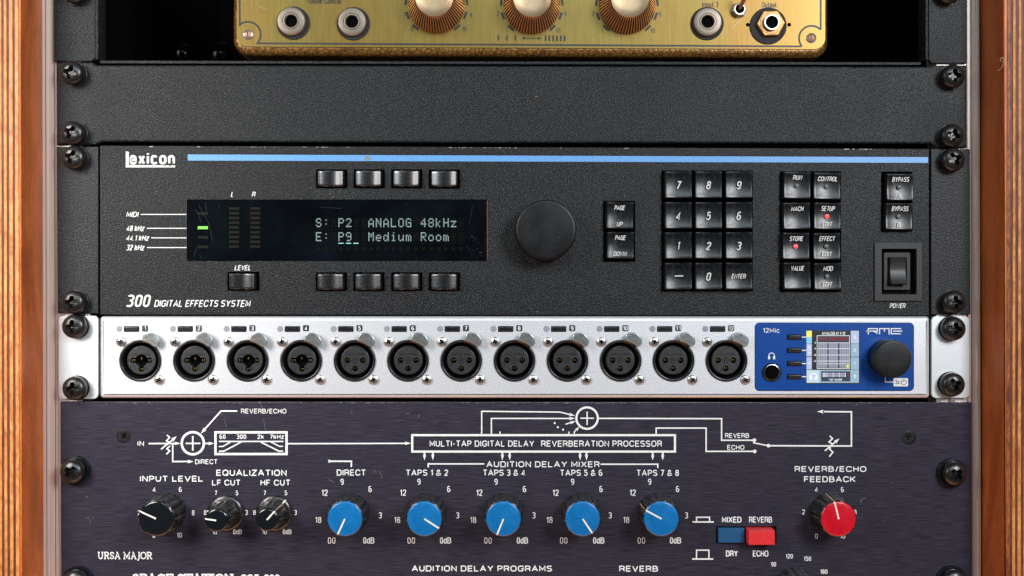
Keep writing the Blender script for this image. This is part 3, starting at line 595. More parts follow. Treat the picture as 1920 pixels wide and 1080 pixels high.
b = MB(); b.poly([(-2, -1.0), (1.8, 0.2), (2.2, 1.2), (-0.5, 0.6)], 0); part('paint_chip', b, 'orange', F0, 1005, 181, blank, e=0.3)

# ================================================================== DIGITAL EFFECTS UNIT (charcoal)
FL = Frame(7)
lex = thing('digital_effects_unit', 'charcoal digital effects unit with blue stripe, black display and numeric keypad', 'effects unit', FL.P(960, 590))
for pts, ax in (([(106, 275), (184.5, 275), (184.5, 587.5), (108, 587.5)], 145), ([(1745.5, 279.5), (1819, 279.5), (1820, 589.5), (1745.5, 589.5)], 1782)):
    b = MB(); b.slab(Lp(pts, ax, 430), 0, -8, 1.4); part('ear', b, 'ear', F0, ax, 430, lex)
WIN = (350.5, 374, 915, 489.5); KB = [(1240, 319.5, 1411.5, 546), (1462, 321, 1577, 547.5), (1131, 376.5, 1191, 491), (1652, 321.5, 1711, 434.5)]
SOFT = [(592.5, 317.5, 651, 353), (663, 317.5, 721.5, 353), (733.5, 317.5, 792, 353), (804, 318, 862.5, 353.5),
        (592, 510.5, 650.5, 545.5), (662.5, 510.5, 721, 545.5), (733.5, 510.5, 792, 545.5), (804, 510.5, 862.5, 545.5), (426.5, 509.5, 486, 545)]
SWH = (1652, 466.5, 1717.5, 552)
def hr(r, rad=0.8): return [(x - 960, y - (-430)) for x, y in [(a, -bb) for a, bb in P2(*r, rad, 2)]] if False else rrect(r[0] - 960, 430 - r[3], r[2] - 960, 430 - r[1], rad, 2)
b = MB(); b.slab(Lp([(187, 272.8), (1742.5, 278.6), (1742.5, 592), (187, 590)], 960, 430), 0, -14, 1.6, holes=[hr(WIN)] + [hr(r) for r in KB + SOFT] + [hr(SWH)], hd=None, hb=0)
part('front_panel', b, 'face', FL, 960, 430, lex)
b = MB(); b.slab(Lp([(188, 276), (1741, 282), (1741, 588), (188, 587)], 960, 430), -13.5, -16, 0.2); part('key_well', b, 'gap', FL, 960, 430, lex)
b = MB(); b.poly(Lp([(352, 289.6), (1740, 294.6), (1740, 305.4), (352, 301)], 960, 297), 0); part('blue_stripe', b, 'blue', FL, 960, 297, lex, e=0.25)
b = MB(); b.poly([(x * random.uniform(.8, 1.2), y * random.uniform(.8, 1.2)) for x, y in circ(0, 0, 5.4, 14)], 0); part('smudge', b, 'smudge', FL, 689, 297, lex, e=0.4)
# logo
b = MB(); c = (282, 298)
b.poly(Lp([(236, 283.6), (241.6, 284.8), (241.6, 309.2), (328.5, 310.2), (328.5, 313.8), (236, 313.8)], *c), 0)
b.text('exicon', 243.0 - 282, 298 - 308.6, 328 - 282, 298 - 285.4, 0.05, 0.045, spacing=1.2)
part('logo', b, 'whitelex', FL, c[0], c[1], lex, e=0.25)
b = MB()
for x, y, r in ((314, 306, 2.2), (318, 309.5, 1.8), (309, 310, 1.5), (324, 304, 1.4), (326, 309.5, 1.6), (305, 308.6, 1.1), (321, 311.5, 1.5)):
    b.poly([(x - 282 + r * random.uniform(.5, 1.3) * math.cos(a), 298 - y + r * random.uniform(.5, 1.3) * math.sin(a)) for a in [i * 0.9 for i in range(7)]], 0.4 + b.up())
part('logo_wear', b, 'face', FL, c[0], c[1], lex, e=0.25)
I = dict(m='whitelex', shear=0.22)
def lt(t, x0, y0, x1, y1, bold=0.012, **k): q = dict(I); q.update(k); return lettering(t, x0, y0, x1, y1, FL, lex, bold=bold, **q)
lt('L', 433, 359.5, 438.6, 369, 0.02); lt('R', 472, 359.5, 480, 369, 0.02)
lt('MIDI', 236.6, 397, 260.6, 407, 0.02); lt('48 kHz', 236.6, 422.8, 272, 433.4, 0.02); lt('44.1 kHz', 236.6, 441, 280.5, 451.6, 0.02); lt('32 kHz', 236.6, 458.8, 272, 469.6, 0.02)
lt('LEVEL', 439.6, 497, 471.8, 507, 0.015); lt('300', 236, 552.5, 284, 575.6, 0.018); lt('DIGITAL EFFECTS SYSTEM', 289, 562.6, 471.4, 575.4, 0.014); lt('POWER', 1668, 568.6, 1698.4, 577.8, 0.012)
b = MB()
for x, y in ((264, 402), (275.5, 428), (283.7, 446), (275.7, 464.2)): b.stroke(Lp([(x, y), (349.6, y)], 307, 432), 1.6, 0)
part('leader_lines', b, 'whitelex', FL, 307, 432, lex, e=0.25)
# display
b = MB(); b.slab(rrect(-281.8, -57.3, 281.8, 57.3, 0.8, 2), -2.0, -6, 0.3); dsp = part('display', b, 'window', FL, 632.7, 431.8, lex)
b = MB(); b.rect(-1, -56, 0.6, 56, 0); part('display_edge', b, 'copper_dark', FL, 914, 431.8, dsp, e=-1.2)
b = MB()
for y in (388.3 + i * 8.92 for i in range(9)):
    for x0, x1 in ((429, 448), (469, 487.5)): b.rect(x0 - 458, 425 - y - 5, x1 - 458, 425 - y, 0)
part('level_meter', b, 'ledoff', FL, 458, 425, dsp, e=-1.85)
for y, m_ in ((397.6, 'ledoff'), (424.3, 'green'), (442.2, 'ledoff'), (460.2, 'ledoff')):
    b = MB(); b.rect(-9.5, -2.6, 9.5, 2.6, 0); q = part('indicator', b, m_, FL, 379.8, y + 2.6, dsp, e=-1.85)
    if m_ == 'green': q['label'] = 'lit green indicator bar'
FONT = {'S': '01110 10001 10000 01110 00001 10001 01110', ':': '00000 00100 00000 00000 00100 00000 00000', 'P': '11110 10001 10001 11110 10000 10000 10000',
 '2': '01110 10001 00001 00010 00100 01000 11111', 'A': '00100 01010 10001 10001 11111 10001 10001', 'N': '10001 11001 10101 10101 10011 10001 10001',
 'L': '10000 10000 10000 10000 10000 10000 11111', 'O': '01110 10001 10001 10001 10001 10001 01110', 'G': '01110 10001 10000 10111 10001 10001 01111',
 '4': '00010 00110 01010 10010 11111 00010 00010', '8': '01110 10001 10001 01110 10001 10001 01110', 'k': '10000 10000 10010 10100 11000 10100 10010',
 'H': '10001 10001 10001 11111 10001 10001 10001', 'z': '00000 00000 11111 00010 00100 01000 11111', 'E': '11111 10000 10000 11110 10000 10000 11111',
 '9': '01110 10001 10001 01111 00001 00001 01110', 'M': '10001 11011 10101 10101 10001 10001 10001', 'e': '00000 00000 01110 10001 11111 10000 01110',
 'd': '00001 00001 01101 10011 10001 10011 01101', 'i': '00100 00000 01100 00100 00100 00100 01110', 'u': '00000 00000 10001 10001 10001 10011 01101',
 'm': '00000 00000 11010 10101 10101 10101 10101', 'R': '11110 10001 10001 11110 10100 10010 10001', 'o': '00000 00000 01110 10001 10001 10001 01110', ' ': '00000 ' * 7}
on = MB(); off = MB(); px0 = 593.0; pit = 14.06
for row, (txt, y0) in enumerate((('S: P2  ANALOG 48kHz ', 410.2), ('E: P9  Medium Room  ', 436.4))):
    for ci in range(20):
        ch = FONT[txt[ci]].split(); cx = px0 + pit * ci
        for r_ in range(7):
            for q in range(5):
                lit = ch[r_][q] == '1'; x = cx + q * 2.08 - 725; y = 431 - (y0 + r_ * 2.42); h_ = 0.93 if lit else 0.78
                (on if lit else off).poly([(x - h_, y - h_ * 1.1), (x + h_, y - h_ * 1.1), (x + h_, y + h_ * 1.1), (x - h_, y + h_ * 1.1)], 0.1 if lit else 0)
        if not (row == 1 and ci in (3, 4, 5)): off.rect(cx - 1 - 725, 431 - (y0 + 20.3), cx + 9.4 - 725, 431 - (y0 + 18.9), 0)
for ci in range(20): off.poly(circ(px0 + pit * ci + 4 - 725, 431 - 466.5, 3.8, 8), 0)
part('display_dots', off, 'vfdoff', FL, 725, 431, dsp, e=-1.9, kind='stuff'); part('display_text', on, 'vfd', FL, 725, 431, dsp, e=-1.8)
b = MB()
for ci in (3, 4, 5): b.rect(px0 + pit * ci - 1 - 725, 431 - 456.8, px0 + pit * ci + 8.6 - 725, 431 - 455.3, 0)
part('cursor', b, 'vfdbar', FL, 725, 431, dsp, e=-1.8)
specks(FL, dsp, 352, 376, 912, 487, 260, 0.2, 0.5, 'scratch', -1.7)
specks(FL, dsp, 870, 440, 912, 487, 60, 0.25, 0.8, 'scratch', -1.7)
scratches(FL, dsp, [[(372, 384), (392, 420), (398, 452)], [(365, 392), (372, 402), (376, 416)], [(369, 462), (363, 480)], [(409, 388), (411, 385)], [(375, 478), (377, 486)], [(886, 386), (880, 420)], [(600, 388), (640, 391)], [(384, 380), (388, 402)]], 'scratch', -1.7, 0.4)
# key caps
def keycap(w, h, H, dx, dy, mode, top=0.93):
    """rounded cap; mode 'cyl' dished across, 'sph' dished both ways"""
    b = MB(); r = 2.2; rings = []
    def ring(sc, ins, ef):
        p = rrect(-w / 2 * sc + ins, -h / 2 * sc + ins, w / 2 * sc - ins, h / 2 * sc - ins, max(0.3, r - ins * 0.3), 3)
        # subdivide straight sides so that the dish shows
        out = []
        for i in range(len(p)):
            a, c_ = p[i], p[(i + 1) % len(p)]; L_ = math.dist(a, c_); k = 10 if L_ > 6 else 1
            for j in range(k): out.append((a[0] + (c_[0] - a[0]) * j / k, a[1] + (c_[1] - a[1]) * j / k))
        return [(x, y, ef(x, y)) for x, y in out]
    def dish(x, y):
        u = x / (w / 2); v = y / (h / 2)
        if mode == 'cyl': return H - dx * (1 - u * u)
        return H - dx * (1 - u * u) - dy * (1 - v * v) if mode == 'sph' else H
    rings.append(ring(1.04, 0, lambda x, y: -8)); rings.append(ring(1.02, 0, lambda x, y: H * 0.55))
    rings.append(ring(top + 0.02, 0, lambda x, y: dish(x, y) - 1.2)); rings.append(ring(top, 0.3, lambda x, y: dish(x, y) - 0.2))
    base = ring(top, 1.0, lambda x, y: 0)
    for s_ in (1, 0.85, 0.7, 0.55, 0.4, 0.25, 0.1):
        rings.append([(x * s_, y * s_, dish(x * s_, y * s_)) for x, y, _ in base])
    b.loft(rings, cap1=True); return b
SOFTM = keycap(49, 29.5, 14, 6.2, 0, 'cyl').mesh('soft_key', ['softkey'], FL.s, 50)
KEYM = keycap(51, 50.5, 18, 2.8, 3.4, 'sph', 0.95).mesh('key', ['key'], FL.s, 40)
for i, (x0, y0, x1, y1) in enumerate(SOFT):
    kk = part('soft_key', SOFTM, None, FL, (x0 + x1) / 2, (y0 + y1) / 2, lex, rot=R(random.uniform(-.5, .5)))
def key(xc, yc, labels, led=None):
    """xc,yc: centre of the cap as seen; labels: (text, x0,y0,x1,y1) as seen on the cap top"""
    H = 17; f = (D - FL.h0 - H) / (D - FL.h0); q = lambda x: 960 + (x - 960) * f; w = lambda y: 540 + (y - 540) * f
    k_ = part('key', KEYM, None, FL, q(xc), w(yc), lex, rot=R(random.uniform(-1.1, 1.1)), e=random.uniform(-.6, .4))
    for (t, x0, y0, x1, y1) in labels:
        if t == '-':
            b = MB(); b.rect(-(x1 - x0) / 2, -1, (x1 - x0) / 2, 1, 0); part('legend', b, 'keyprint', FL, q((x0 + x1) / 2), w((y0 + y1) / 2), k_, e=H + 0.1)
        else:
            lettering(t, q(x0), w(y0), q(x1), w(y1), FL, k_, m='keyprint', bold=0.014, shear=0.22, e=H + 0.25 if abs((y0 + y1) / 2 - yc) > 6 else H - 1.5, name='legend')
    if led:
        x, y, lit = led; b = MB(); b.lathe([(4.3, -2), (4.2, 0), (3.6, 0.5), (0.3, 0.9)], 20, cap1=True)
        o = part('indicator', b, 'ledred' if lit else 'ledgrey', FL, q(x), w(y), k_, e=H - 3.6 + 2.2)
        if lit: o['label'] = 'lit red indicator'
cx_ = (1272.5, 1329, 1386); ry = (346, 403.5, 460, 517.5)
for r_, row in enumerate((('7', '8', '9'), ('4', '5', '6'), ('1', '2', '3'), ('-', '0', 'ENTER'))):
    for c_, t in enumerate(row):
        X, Y = cx_[c_], ry[r_]
        bb = {'-': (X - 7.5, Y - 1, X + 8.5, Y + 1), 'ENTER': (1371.5, 513.5, 1399.5, 522.6), '1': (X - 3.5, Y - 7, X + 3.5, Y + 8)}.get(t, (X - 5.5, Y - 6.5, X + 5.5, Y + 9))
        key(X, Y, [(t,) + bb])
key(1495.3, 347, [('RUN', 1486, 328.4, 1504.5, 337.4)], (1494.7, 348, 0)); key(1551.5, 348.5, [('CONTROL', 1532.6, 331, 1571.3, 340)], (1550.5, 349.6, 0))
key(1494.5, 404.5, [('MACH', 1483, 387, 1507.6, 396)]); key(1552, 404.8, [('SETUP', 1539, 386.4, 1565.8, 395.8), ('EDIT', 1542, 416, 1561.4, 424.6)], (1551.3, 405.6, 1))
key(1493, 461, [('STORE', 1480, 443, 1506.8, 452)], (1492.5, 461.8, 1)); key(1551, 461.6, [('EFFECT', 1535.8, 443, 1566.6, 452), ('EDIT', 1541, 472, 1560.4, 480.6)], (1550.2, 462, 0))
key(1495.4, 516.8, [('VALUE', 1482.5, 498.6, 1508.8, 507.6)]); key(1552.5, 518, [('MOD', 1543.4, 499, 1562.6, 508), ('EDIT', 1542, 528.6, 1561, 537.4)], (1551.6, 518.4, 0))
key(1162.5, 403.5, [('PAGE', 1151.4, 385.2, 1172.6, 394), ('UP', 1156, 415.8, 1168.4, 424.6)]); key(1163.5, 459.5, [('PAGE', 1152.6, 441.4, 1174, 450.2), ('DOWN', 1150, 471.6, 1176, 480.4)])
key(1688.5, 350.5, [('BYPASS', 1672.4, 332, 1705.4, 341), ('A', 1683.5, 363, 1692.5, 372)], (1687, 351, 0)); key(1686.5, 405.5, [('BYPASS', 1671.4, 386.6, 1704, 396), ('B', 1682.5, 416.6, 1690.5, 425.8)], (1686, 406, 0))
# jog wheel
b = MB(); b.lathe([(57, 0), (56.5, 6), (55.8, 40), (55.6, 46), (54.6, 48.6), (52.6, 49.8), (50, 50), (20, 50), (0.5, 50)], 72, cap1=True)
jw = part('jog_wheel', b, 'blackrub', FL, 1022.4, 433.4, lex); specks(FL, jw, 985, 398, 1060, 470, 14, 0.25, 0.6, 'dust', 50.2)
# power switch
b = MB(); cx, cy = 1683.7, 509.5
b.slab(rrect(-45.3, -55.5, 45.3, 55.5, 2, 2), 4, -2, 1.4, holes=[rrect(SWH[0] - cx, cy - SWH[3], SWH[2] - cx, cy - SWH[1], 1, 2)]); sw = part('power_switch', b, 'bezel', FL, cx, cy, lex)
b = MB(); b.slab(rrect(-25.2, -35.5, 25.2, 35.5, 2, 2), -3, -12, 1.2, holes=[rrect(-18.4, -26.6, 18.4, 26.6, 1.5, 2)], hd=5); part('switch_frame', b, 'bezel', FL, 1683, 508.6, sw)
b = MB(); rings = []
for i in range(15):
    v = -1 + 2 * i / 14; y = 25 * v; e = 2.5 + 7 * v * v * (0.9 if v < 0 else 0.5) + (4 if v < 0 else 0) * (-v)
    w = 15.6 - 0.6 * abs(v); rings.append([(-w - 1.2, y, -8), (-w, y, e - 1.6), (-w + 1.4, y, e), (w - 1.4, y, e), (w, y, e - 1.6), (w + 1.2, y, -8)])
rings = [[(x, y, -8) for x, y, e in rings[0]]] + rings + [[(x, y, -8) for x, y, e in rings[-1]]]
b.loft([r_ for r_ in rings], closed=False); part('rocker', b, 'rocker', FL, 1682.5, 507.6, sw)
for p_ in ((136, 295), (136, 567), (1788.5, 299), (1790, 567)): rack_screw(*p_, lex)
specks(FL, lex, 190, 283, 1738, 586, 420, 0.25, 0.6, 'dust', 0.3, avoid=[WIN] + [(r[0] - 2, r[1] - 2, r[2] + 2, r[3] + 2) for r in KB + SOFT] + [(1638, 454, 1730, 566), (965, 373, 1080, 490)])
specks(FL, lex, 588, 350, 660, 374, 60, 0.25, 0.6, 'dust', 0.3)
b = MB()
for x in [random.uniform(470, 525) for _ in range(12)] + [random.uniform(570, 620) for _ in range(4)] + [random.uniform(850, 960) for _ in range(16)] + [random.uniform(1585, 1600) for _ in range(6)] + [random.uniform(200, 1700) for _ in range(10)] + [random.uniform(1615, 1635) for _ in range(6)]:
    y = 272.8 + (x - 187) * 0.00373 + 1.4; w = random.uniform(0.8, 4.5)
    b.poly([(x - w - 960, 275 - y - random.uniform(0.2, 1.2)), (x + w - 960, 275 - y - random.uniform(0.2, 1)), (x + w * .6 - 960, 275 - y + 0.3), (x - w * .7 - 960, 275 - y + 0.3)], 0)
part('paint_chips', b, 'chip', FL, 960, 275, lex, e=0.2, kind='stuff')

# ================================================================== SILVER MIC PREAMP
FR = Frame(9)
rme = thing('microphone_preamp', 'slim silver microphone preamp with twelve round sockets and a blue display section', 'preamp', FR.P(960, 747))
for ax, x0, x1, y0, y1 in ((147, 109.5, 184, 592, 748), (1782, 1746.5, 1818, 593, 746.5)):
    b = MB(); b.slab(rrect(x0 - ax, 670 - y1, x1 - ax, 670 - y0, 9, 5), 0, -8, 0.9); part('ear', b, 'earsilver', F0, ax, 670, rme)
for x0, x1 in ((1757, 1766), (1783, 1793)):
    for y in (591, 749): 
        b = MB(); b.box(-(x1 - x0) / 2, -5, (x1 - x0) / 2, 5, -8, -4, 0.5); part('cage_nut', b, 'steel', F0, (x0 + x1) / 2, y, rme)
for x0, x1 in ((128, 137), (158, 168)):
    b = MB(); b.box(-(x1 - x0) / 2, -5, (x1 - x0) / 2, 5, -8, -4, 0.5); part('cage_nut', b, 'steel', F0, (x0 + x1) / 2, 591, rme)
SX = [263.3, 364, 464.4, 564.9, 665.1, 765, 864.8, 964.7, 1064, 1163.6, 1262.8, 1362]
holes = [circ(x - 960, 670 - 676, 37.5, 40) for x in SX]
b = MB(); b.slab(Lp([(186.2, 592.8), (1744, 595.0), (1744, 746.5), (186.2, 747)], 960, 670) if False else rrect(186.4 - 960, 670 - 746.8, 1744 - 960, 670 - 593.2, 6, 5), 0, -16, 8.0, holes=holes, steps=6)
part('front_panel', b, 'silver', FR, 960, 670, rme, smooth=50)
# socket parts shared by all twelve
s_ = MB(); s_.lathe([(37.4, -10), (39.2, 0), (39.2, 2.2), (38.2, 3.2), (35.4, 3.2), (34.2, 2.0), (33.4, -4), (32.6, -22)], 56); SHELL = s_.mesh('xlr_socket', ['blackpl'], FR.s, 50)
s_ = MB(); s_.slab(circ(0, 0, 33.5, 36), -21, -22, 0.2); FLOOR = s_.mesh('socket_floor', ['pit'], FR.s)
def xlr_core(combo):
    c_ = MB()
    if combo:
        pts = []          # a clover opening: central jack hole merged with three contact holes
        for i in range(96):
            t = 2 * math.pi * i / 96; r = 11.6
            for a0, dist in ((0, 15.6), (180, 15.6), (270, 16)):
                d = (t - R(a0) + math.pi) % (2 * math.pi) - math.pi
                q_ = 5.4 ** 2 - (dist * math.sin(d)) ** 2
                if abs(d) < 1.2 and q_ > 0: r = max(r, dist * math.cos(d) + math.sqrt(q_))
            pts.append((r * math.cos(t), r * math.sin(t)))
        hs = [pts]
    else: hs = [circ(-14.4, 0, 5.4, 20), circ(14.4, 0, 5.4, 20), circ(0, -15.4, 5.4, 20)]
    c_.slab(circ(0, 0, 27.6, 48), -5.5, -20, 2.2, holes=hs, steps=4)
    return c_.mesh('socket_core', ['core'], FR.s, 50), hs
CORE_A, HA = xlr_core(True); CORE_B, HB = xlr_core(False)
def core_marks(combo):
    c_ = MB(); c_.text('NEUTRIK', -17.5, 9, 17.5, 13.6, 0, 0.01); 
    if not combo: c_.ring(0, 0.3, 4.9, 5.6, 0, n=24); c_.text('R', -2.4, -2, 2.4, 2.6, 0); c_.text('2', -21, -11, -17.6, -6, 0); c_.text('1', 18.4, -11, 20.6, -6, 0); c_.text('3', -10.5, -20, -7, -15.5, 0)
    else: c_.ring(-15.4, -14.4, 4.2, 4.9, 0, n=24); c_.text('3', 6.4, -18.5, 9.8, -12.5, 0); c_.text('2', -26, -3, -23, 2, 0)
    for k in range(7): c_.rect(-6 + k * 2, 24.5, -5 + k * 2, 25.6, 0)
    return c_.mesh('core_lettering', ['blackpl'], FR.s)
MK_A, MK_B = core_marks(True), core_marks(False)
def contacts(combo):
    c_ = MB(); pos = ((-15.6, -0.8), (15.6, -0.8), (0, -17)) if combo else ((-14.4, 0), (14.4, 0), (0, -15.4))
    for x, y in pos: c_.box(x - 2.6, y - 1.2, x - 1.2, y + 2.2, -16, -9, 0.2); c_.box(x + 1.2, y - 1.2, x + 2.4, y + 2.2, -16, -9.5, 0.2)
    if combo: c_.box(-1.4, 1, 0.2, 5.5, -18, -9, 0.3)
    return c_.mesh('contacts', ['gold'], FR.s)
CT_A, CT_B = contacts(True), contacts(False)
lp = [(8.2, -36.6), (8.2, -46.5), (12.2, -51.4), (19.5, -53.8), (28, -52.2), (34, -47.8), (38.8, -41.2), (39, -33), (35.4, -28), (30.4, -25.2), (24.4, -31), (16, -35.6)]
lp = [(x, -y) for x, y in lp]
def smooth_poly(p, it=2):
    for _ in range(it):
        q = []
        for i in range(len(p)):
            a, c_ = p[i], p[(i + 1) % len(p)]; q += [(a[0] * .75 + c_[0] * .25, a[1] * .75 + c_[1] * .25), (a[0] * .25 + c_[0] * .75, a[1] * .25 + c_[1] * .75)]
        p = q
    return p
s_ = MB(); s_.slab(smooth_poly(lp), 16, 9, 1.4, steps=3); s_.slab(rrect(14, 33, 27, 42, 3, 3), 10, -4, 0.5)
LATCH = s_.mesh('push_latch', ['latch'], FR.s, 50)
s_ = MB(); s_.text('PUSH', 12.2, 35.0, 35.6, 41.6, 16.1, 0.012, rot=R(-32)); s_.ring(24.4, 47.4, 3.0, 4.0, 16.1, n=18); s_.text('R', 22.8, 45.6, 26.2, 49.2, 16.1); LTXT = s_.mesh('latch_lettering', ['latchtxt'], FR.s)
s_ = MB(); s_.ring(0, 0, 36.2, 39.2, 3.4, n=14, a0=50, a1=82); LEDGE = s_.mesh('latch_edge', ['orange'], FR.s)
s_ = MB(); s_.ring(0, 0, 37.0, 39.0, 3.4, n=14, a0=84, a1=112); LGL = s_.mesh('bare_rim', ['chrome'], FR.s)
s_ = MB(); s_.slab(rrect(-14.3, -5.4, 14.3, 5.4, 1.6, 3), 1.0, -1, 0.3); BWELL = s_.mesh('phantom_button', ['gap'], FR.s)
s_ = MB(); s_.slab(rrect(-13, -4.2, 13, 4.2, 1.0, 3), 3.2, 0, 1.2, steps=3); BCAP = s_.mesh('button_cap', ['softkey'], FR.s)
s_ = MB(); s_.slab(rrect(-5.8, -5.8, 5.8, 5.8, 2.2, 3), 0.3, 0, 0.05); BADGE = s_.mesh('number_badge', ['badge'], FR.s)
s_ = MB(); s_.lathe([(5.9, -0.5), (5.7, 0.35), (5.0, 0.4), (0.3, 0.55)], 24, cap1=True); LEDW = s_.mesh('status_light', ['lednull'], FR.s)
for i, x in enumerate(SX):
    cmb = i < 4; y = 676
    so = part('xlr_socket', SHELL, None, FR, x, y, rme, label='combination jack and XLR socket' if cmb else None)
    part('socket_floor', FLOOR, None, FR, x, y, so); part('socket_core', CORE_A if cmb else CORE_B, None, FR, x, y, so)
    part('core_lettering', MK_A if cmb else MK_B, None, FR, x, y, so, e=-5.3); part('contacts', CT_A if cmb else CT_B, None, FR, x, y, so)
    part('push_latch', LATCH, None, FR, x, y, so, rot=R(random.uniform(-1.2, 1.2))); part('latch_lettering', LTXT, None, FR, x, y, so); part('latch_edge', LEDGE, None, FR, x, y, so); part('bare_rim', LGL, None, FR, x, y, so)
    part('socket_screw', SMALL_HEAD, None, FR, x - 35.8, y - 35.4, rme, rot=random.uniform(0, 1.5), e=1); part('socket_screw', SMALL_HEAD, None, FR, x + 35.6, y + 35.6, rme, rot=random.uniform(0, 1.5), e=1)
    part('status_light', LEDW, None, FR, x - 39.5, 616.6, rme)
    w_ = part('phantom_button', BWELL, None, FR, x - 16.6, 616.8, rme); part('button_cap', BCAP, None, FR, x - 16.6, 616.8, w_)
    ba = part('number_badge', BADGE, None, FR, x + 8.9, 615.4 + (0.6 if i < 2 else 0), rme)
    t = str(i + 1); hw = 2.4 if len(t) == 1 else 4.3
    if t == '1': hw = 1.6
    lettering(t, x + 8.9 - hw, 611.6, x + 8.9 + hw, 619.4, FR, ba, m='white', bold=0.04, e=0.45, name='number')
# blue section
cx, cy = 1564.3, 669
b = MB(); b.slab(rrect(-148.3, -63.2, 148.3, 63.2, 8, 6), 0.9, -3, 0.4); bp_ = part('blue_plate', b, 'blueplate', FR, cx, cy, rme)
b = MB(); b.ring(0, 0, 1, 1.01, 0) if False else None
b = MB(); b.stroke(rrect(-148.8, -63.7, 148.8, 63.7, 8.4, 6), 1.2, 0, closed=True); part('plate_outline', b, 'blackpl', FR, cx, cy, bp_, e=0.2)
WR = dict(m='white', e=1.15)
lettering('12Mic', 1430.4, 615, 1461.4, 623.8, FR, bp_, bold=0.008, **WR)
b = MB(); a0 = (1446.5, 667); b.ring(0, 0, 4.6, 6.0, 0, a0=-10, a1=190, n=16); b.rect(-6.6, -6.6, -2.8, -0.6, 0, r=0.8); b.rect(2.8, -6.6, 6.6, -0.6, 0, r=0.8); part('headphone_symbol', b, 'white', FR, a0[0], a0[1], bp_, e=1.15)
b = MB(); b.lathe([(17.6, 0), (17.4, 3.5), (16, 5), (14.6, 5), (14, 3.8), (13.4, 4.2), (12.4, 3.0), (12.0, -10)], 44); hj = part('headphone_jack', b, 'blackpl', FR, 1446.6, 697.8, rme, e=0.6)
b = MB(); b.lathe([(14.9, 5.1), (14.2, 5.3), (13.6, 4.6)], 44); part('jack_ring', b, 'chrome', FR, 1446.6, 697.8, hj, e=0.6)
b = MB(); b.slab(circ(0, 0, 12.4, 28), 1.2, 0.8, 0.1); part('jack_hole', b, 'pit', FR, 1446.6, 697.8, hj, e=0.4)
for y in (632, 656.8, 681.6, 706.2):
    b = MB(); b.slab(rrect(-13.8, -5, 13.8, 5, 1.6, 3), 0.5, 0, 0.1); w_ = part('menu_button', b, 'gap', FR, 1489, y, rme, e=0.9)
    b = MB(); b.slab(rrect(-12.6, -3.9, 12.6, 3.9, 1.2, 3), 4, 0, 1.2); part('button_cap', b, 'softkey', FR, 1489, y, w_, e=0.9)
    b = MB(); b.rect(-4.4, -0.9, 4.2, 0.9, 0); part('leader_line', b, 'white', FR, 1507, y, bp_, e=1.15)
# screen
def zx(x): return 1500 + x / 7.7125
def zy(y): return 600 + y / 7.7125
scx, scy = 1561.8, 669.3
b = MB(); b.slab(rrect(zx(88) - scx, scy - zy(925), zx(868) - scx, scy - zy(150), 0.5, 2), 0.5, 0, 0.1); sc_ = part('screen', b, 's_black', FR, scx, scy, rme, e=0.9)
SM = ['s_black', 's_yellow', 's_cyan', 's_lav', 's_steel', 's_pale', 's_grey', 's_mid', 's_white', 's_red', 's_dark']
b = MB()
def zr(x0, y0, x1, y1, m_, r=0): b.rect(zx(x0) - scx, scy - zy(y1), zx(x1) - scx, scy - zy(y0), 0, SM.index(m_), r)
def zt(t, x0, y0, x1, y1, m_='s_white', bold=0.02): b.text(t, zx(x0) - scx, scy - zy(y1), zx(x1) - scx, scy - zy(y0), 0.2, bold, mi=SM.index(m_))
zr(90, 155, 168, 340, 's_cyan', 1); zr(90, 155, 168, 245, 's_yellow', 0.8); zr(90, 345, 168, 525, 's_lav', 1); zr(94, 430, 164, 437, 's_white'); zr(90, 535, 168, 715, 's_lav', 1)
zr(92, 722, 848, 908, 's_pale'); zr(278, 722, 848, 908, 's_steel'); zr(302, 740, 725, 887, 's_mid')
for y0, y1, m_ in ((155, 340, 's_lav'), (345, 530, 's_steel'), (538, 718, 's_steel'), (725, 905, 's_steel')): zr(730, y0, 848, y1, m_, 1)
zr(240, 222, 716, 706, 's_white', 0.6); zr(247, 230, 709, 698, 's_black', 0.4); zr(250, 236, 706, 318, 's_mid')
for x in (272, 306, 342, 377, 427, 460, 497, 532, 580, 613, 649, 685): zr(x - 12.5, 248, x + 12.5, 293, 's_red')
for g in (258, 410, 565):
    for k in range(4): zr(g + k * 34.5, 325, g + k * 34.5 + 29, 690, 's_grey'); zr(g + k * 34.5 + 14, 325, g + k * 34.5 + 16.5, 690, 's_dark')
for y in (328, 413, 505, 592, 635): zr(252, y - 3.5, 704, y + 3.5, 's_white')
zr(252, 642, 704, 648, 's_black'); zr(665, 650, 698, 687, 's_yellow')
zt('ANALOG IN 1-12', 308, 170, 645, 215, bold=0.035)
for t, x0, x1, y in (('0', 207, 225, 328), ('-6', 192, 225, 413), ('-18', 180, 225, 505), ('-42', 180, 225, 592)): zt(t, x0, y - 14, x1, y + 14)
for t, y in (('S', 247), ('C', 435), ('I', 622), ('0', 812)): zt(t, 778 if t == 'I' else 770, y - 22, 790 if t == 'I' else 802, y + 22, bold=0.03)
zt('X', 108, 370, 146, 415, bold=0.04); zt('T', 108, 462, 142, 505, bold=0.04); zt('i', 116, 595, 132, 650, bold=0.05)
for y in (775, 806): zr(312, y - 12, 655, y + 12, 's_grey')
for x in (334, 350, 380, 470, 560, 645): zr(x - 4, 760, x + 4, 822, 's_white')
zr(312, 788, 655, 793, 's_mid'); zr(668, 766, 712, 784, 's_red'); zr(668, 796, 712, 814, 's_red'); zt('Not routed', 410, 838, 595, 875, bold=0.01)
hx, hy = zx(185) - scx, scy - zy(822)
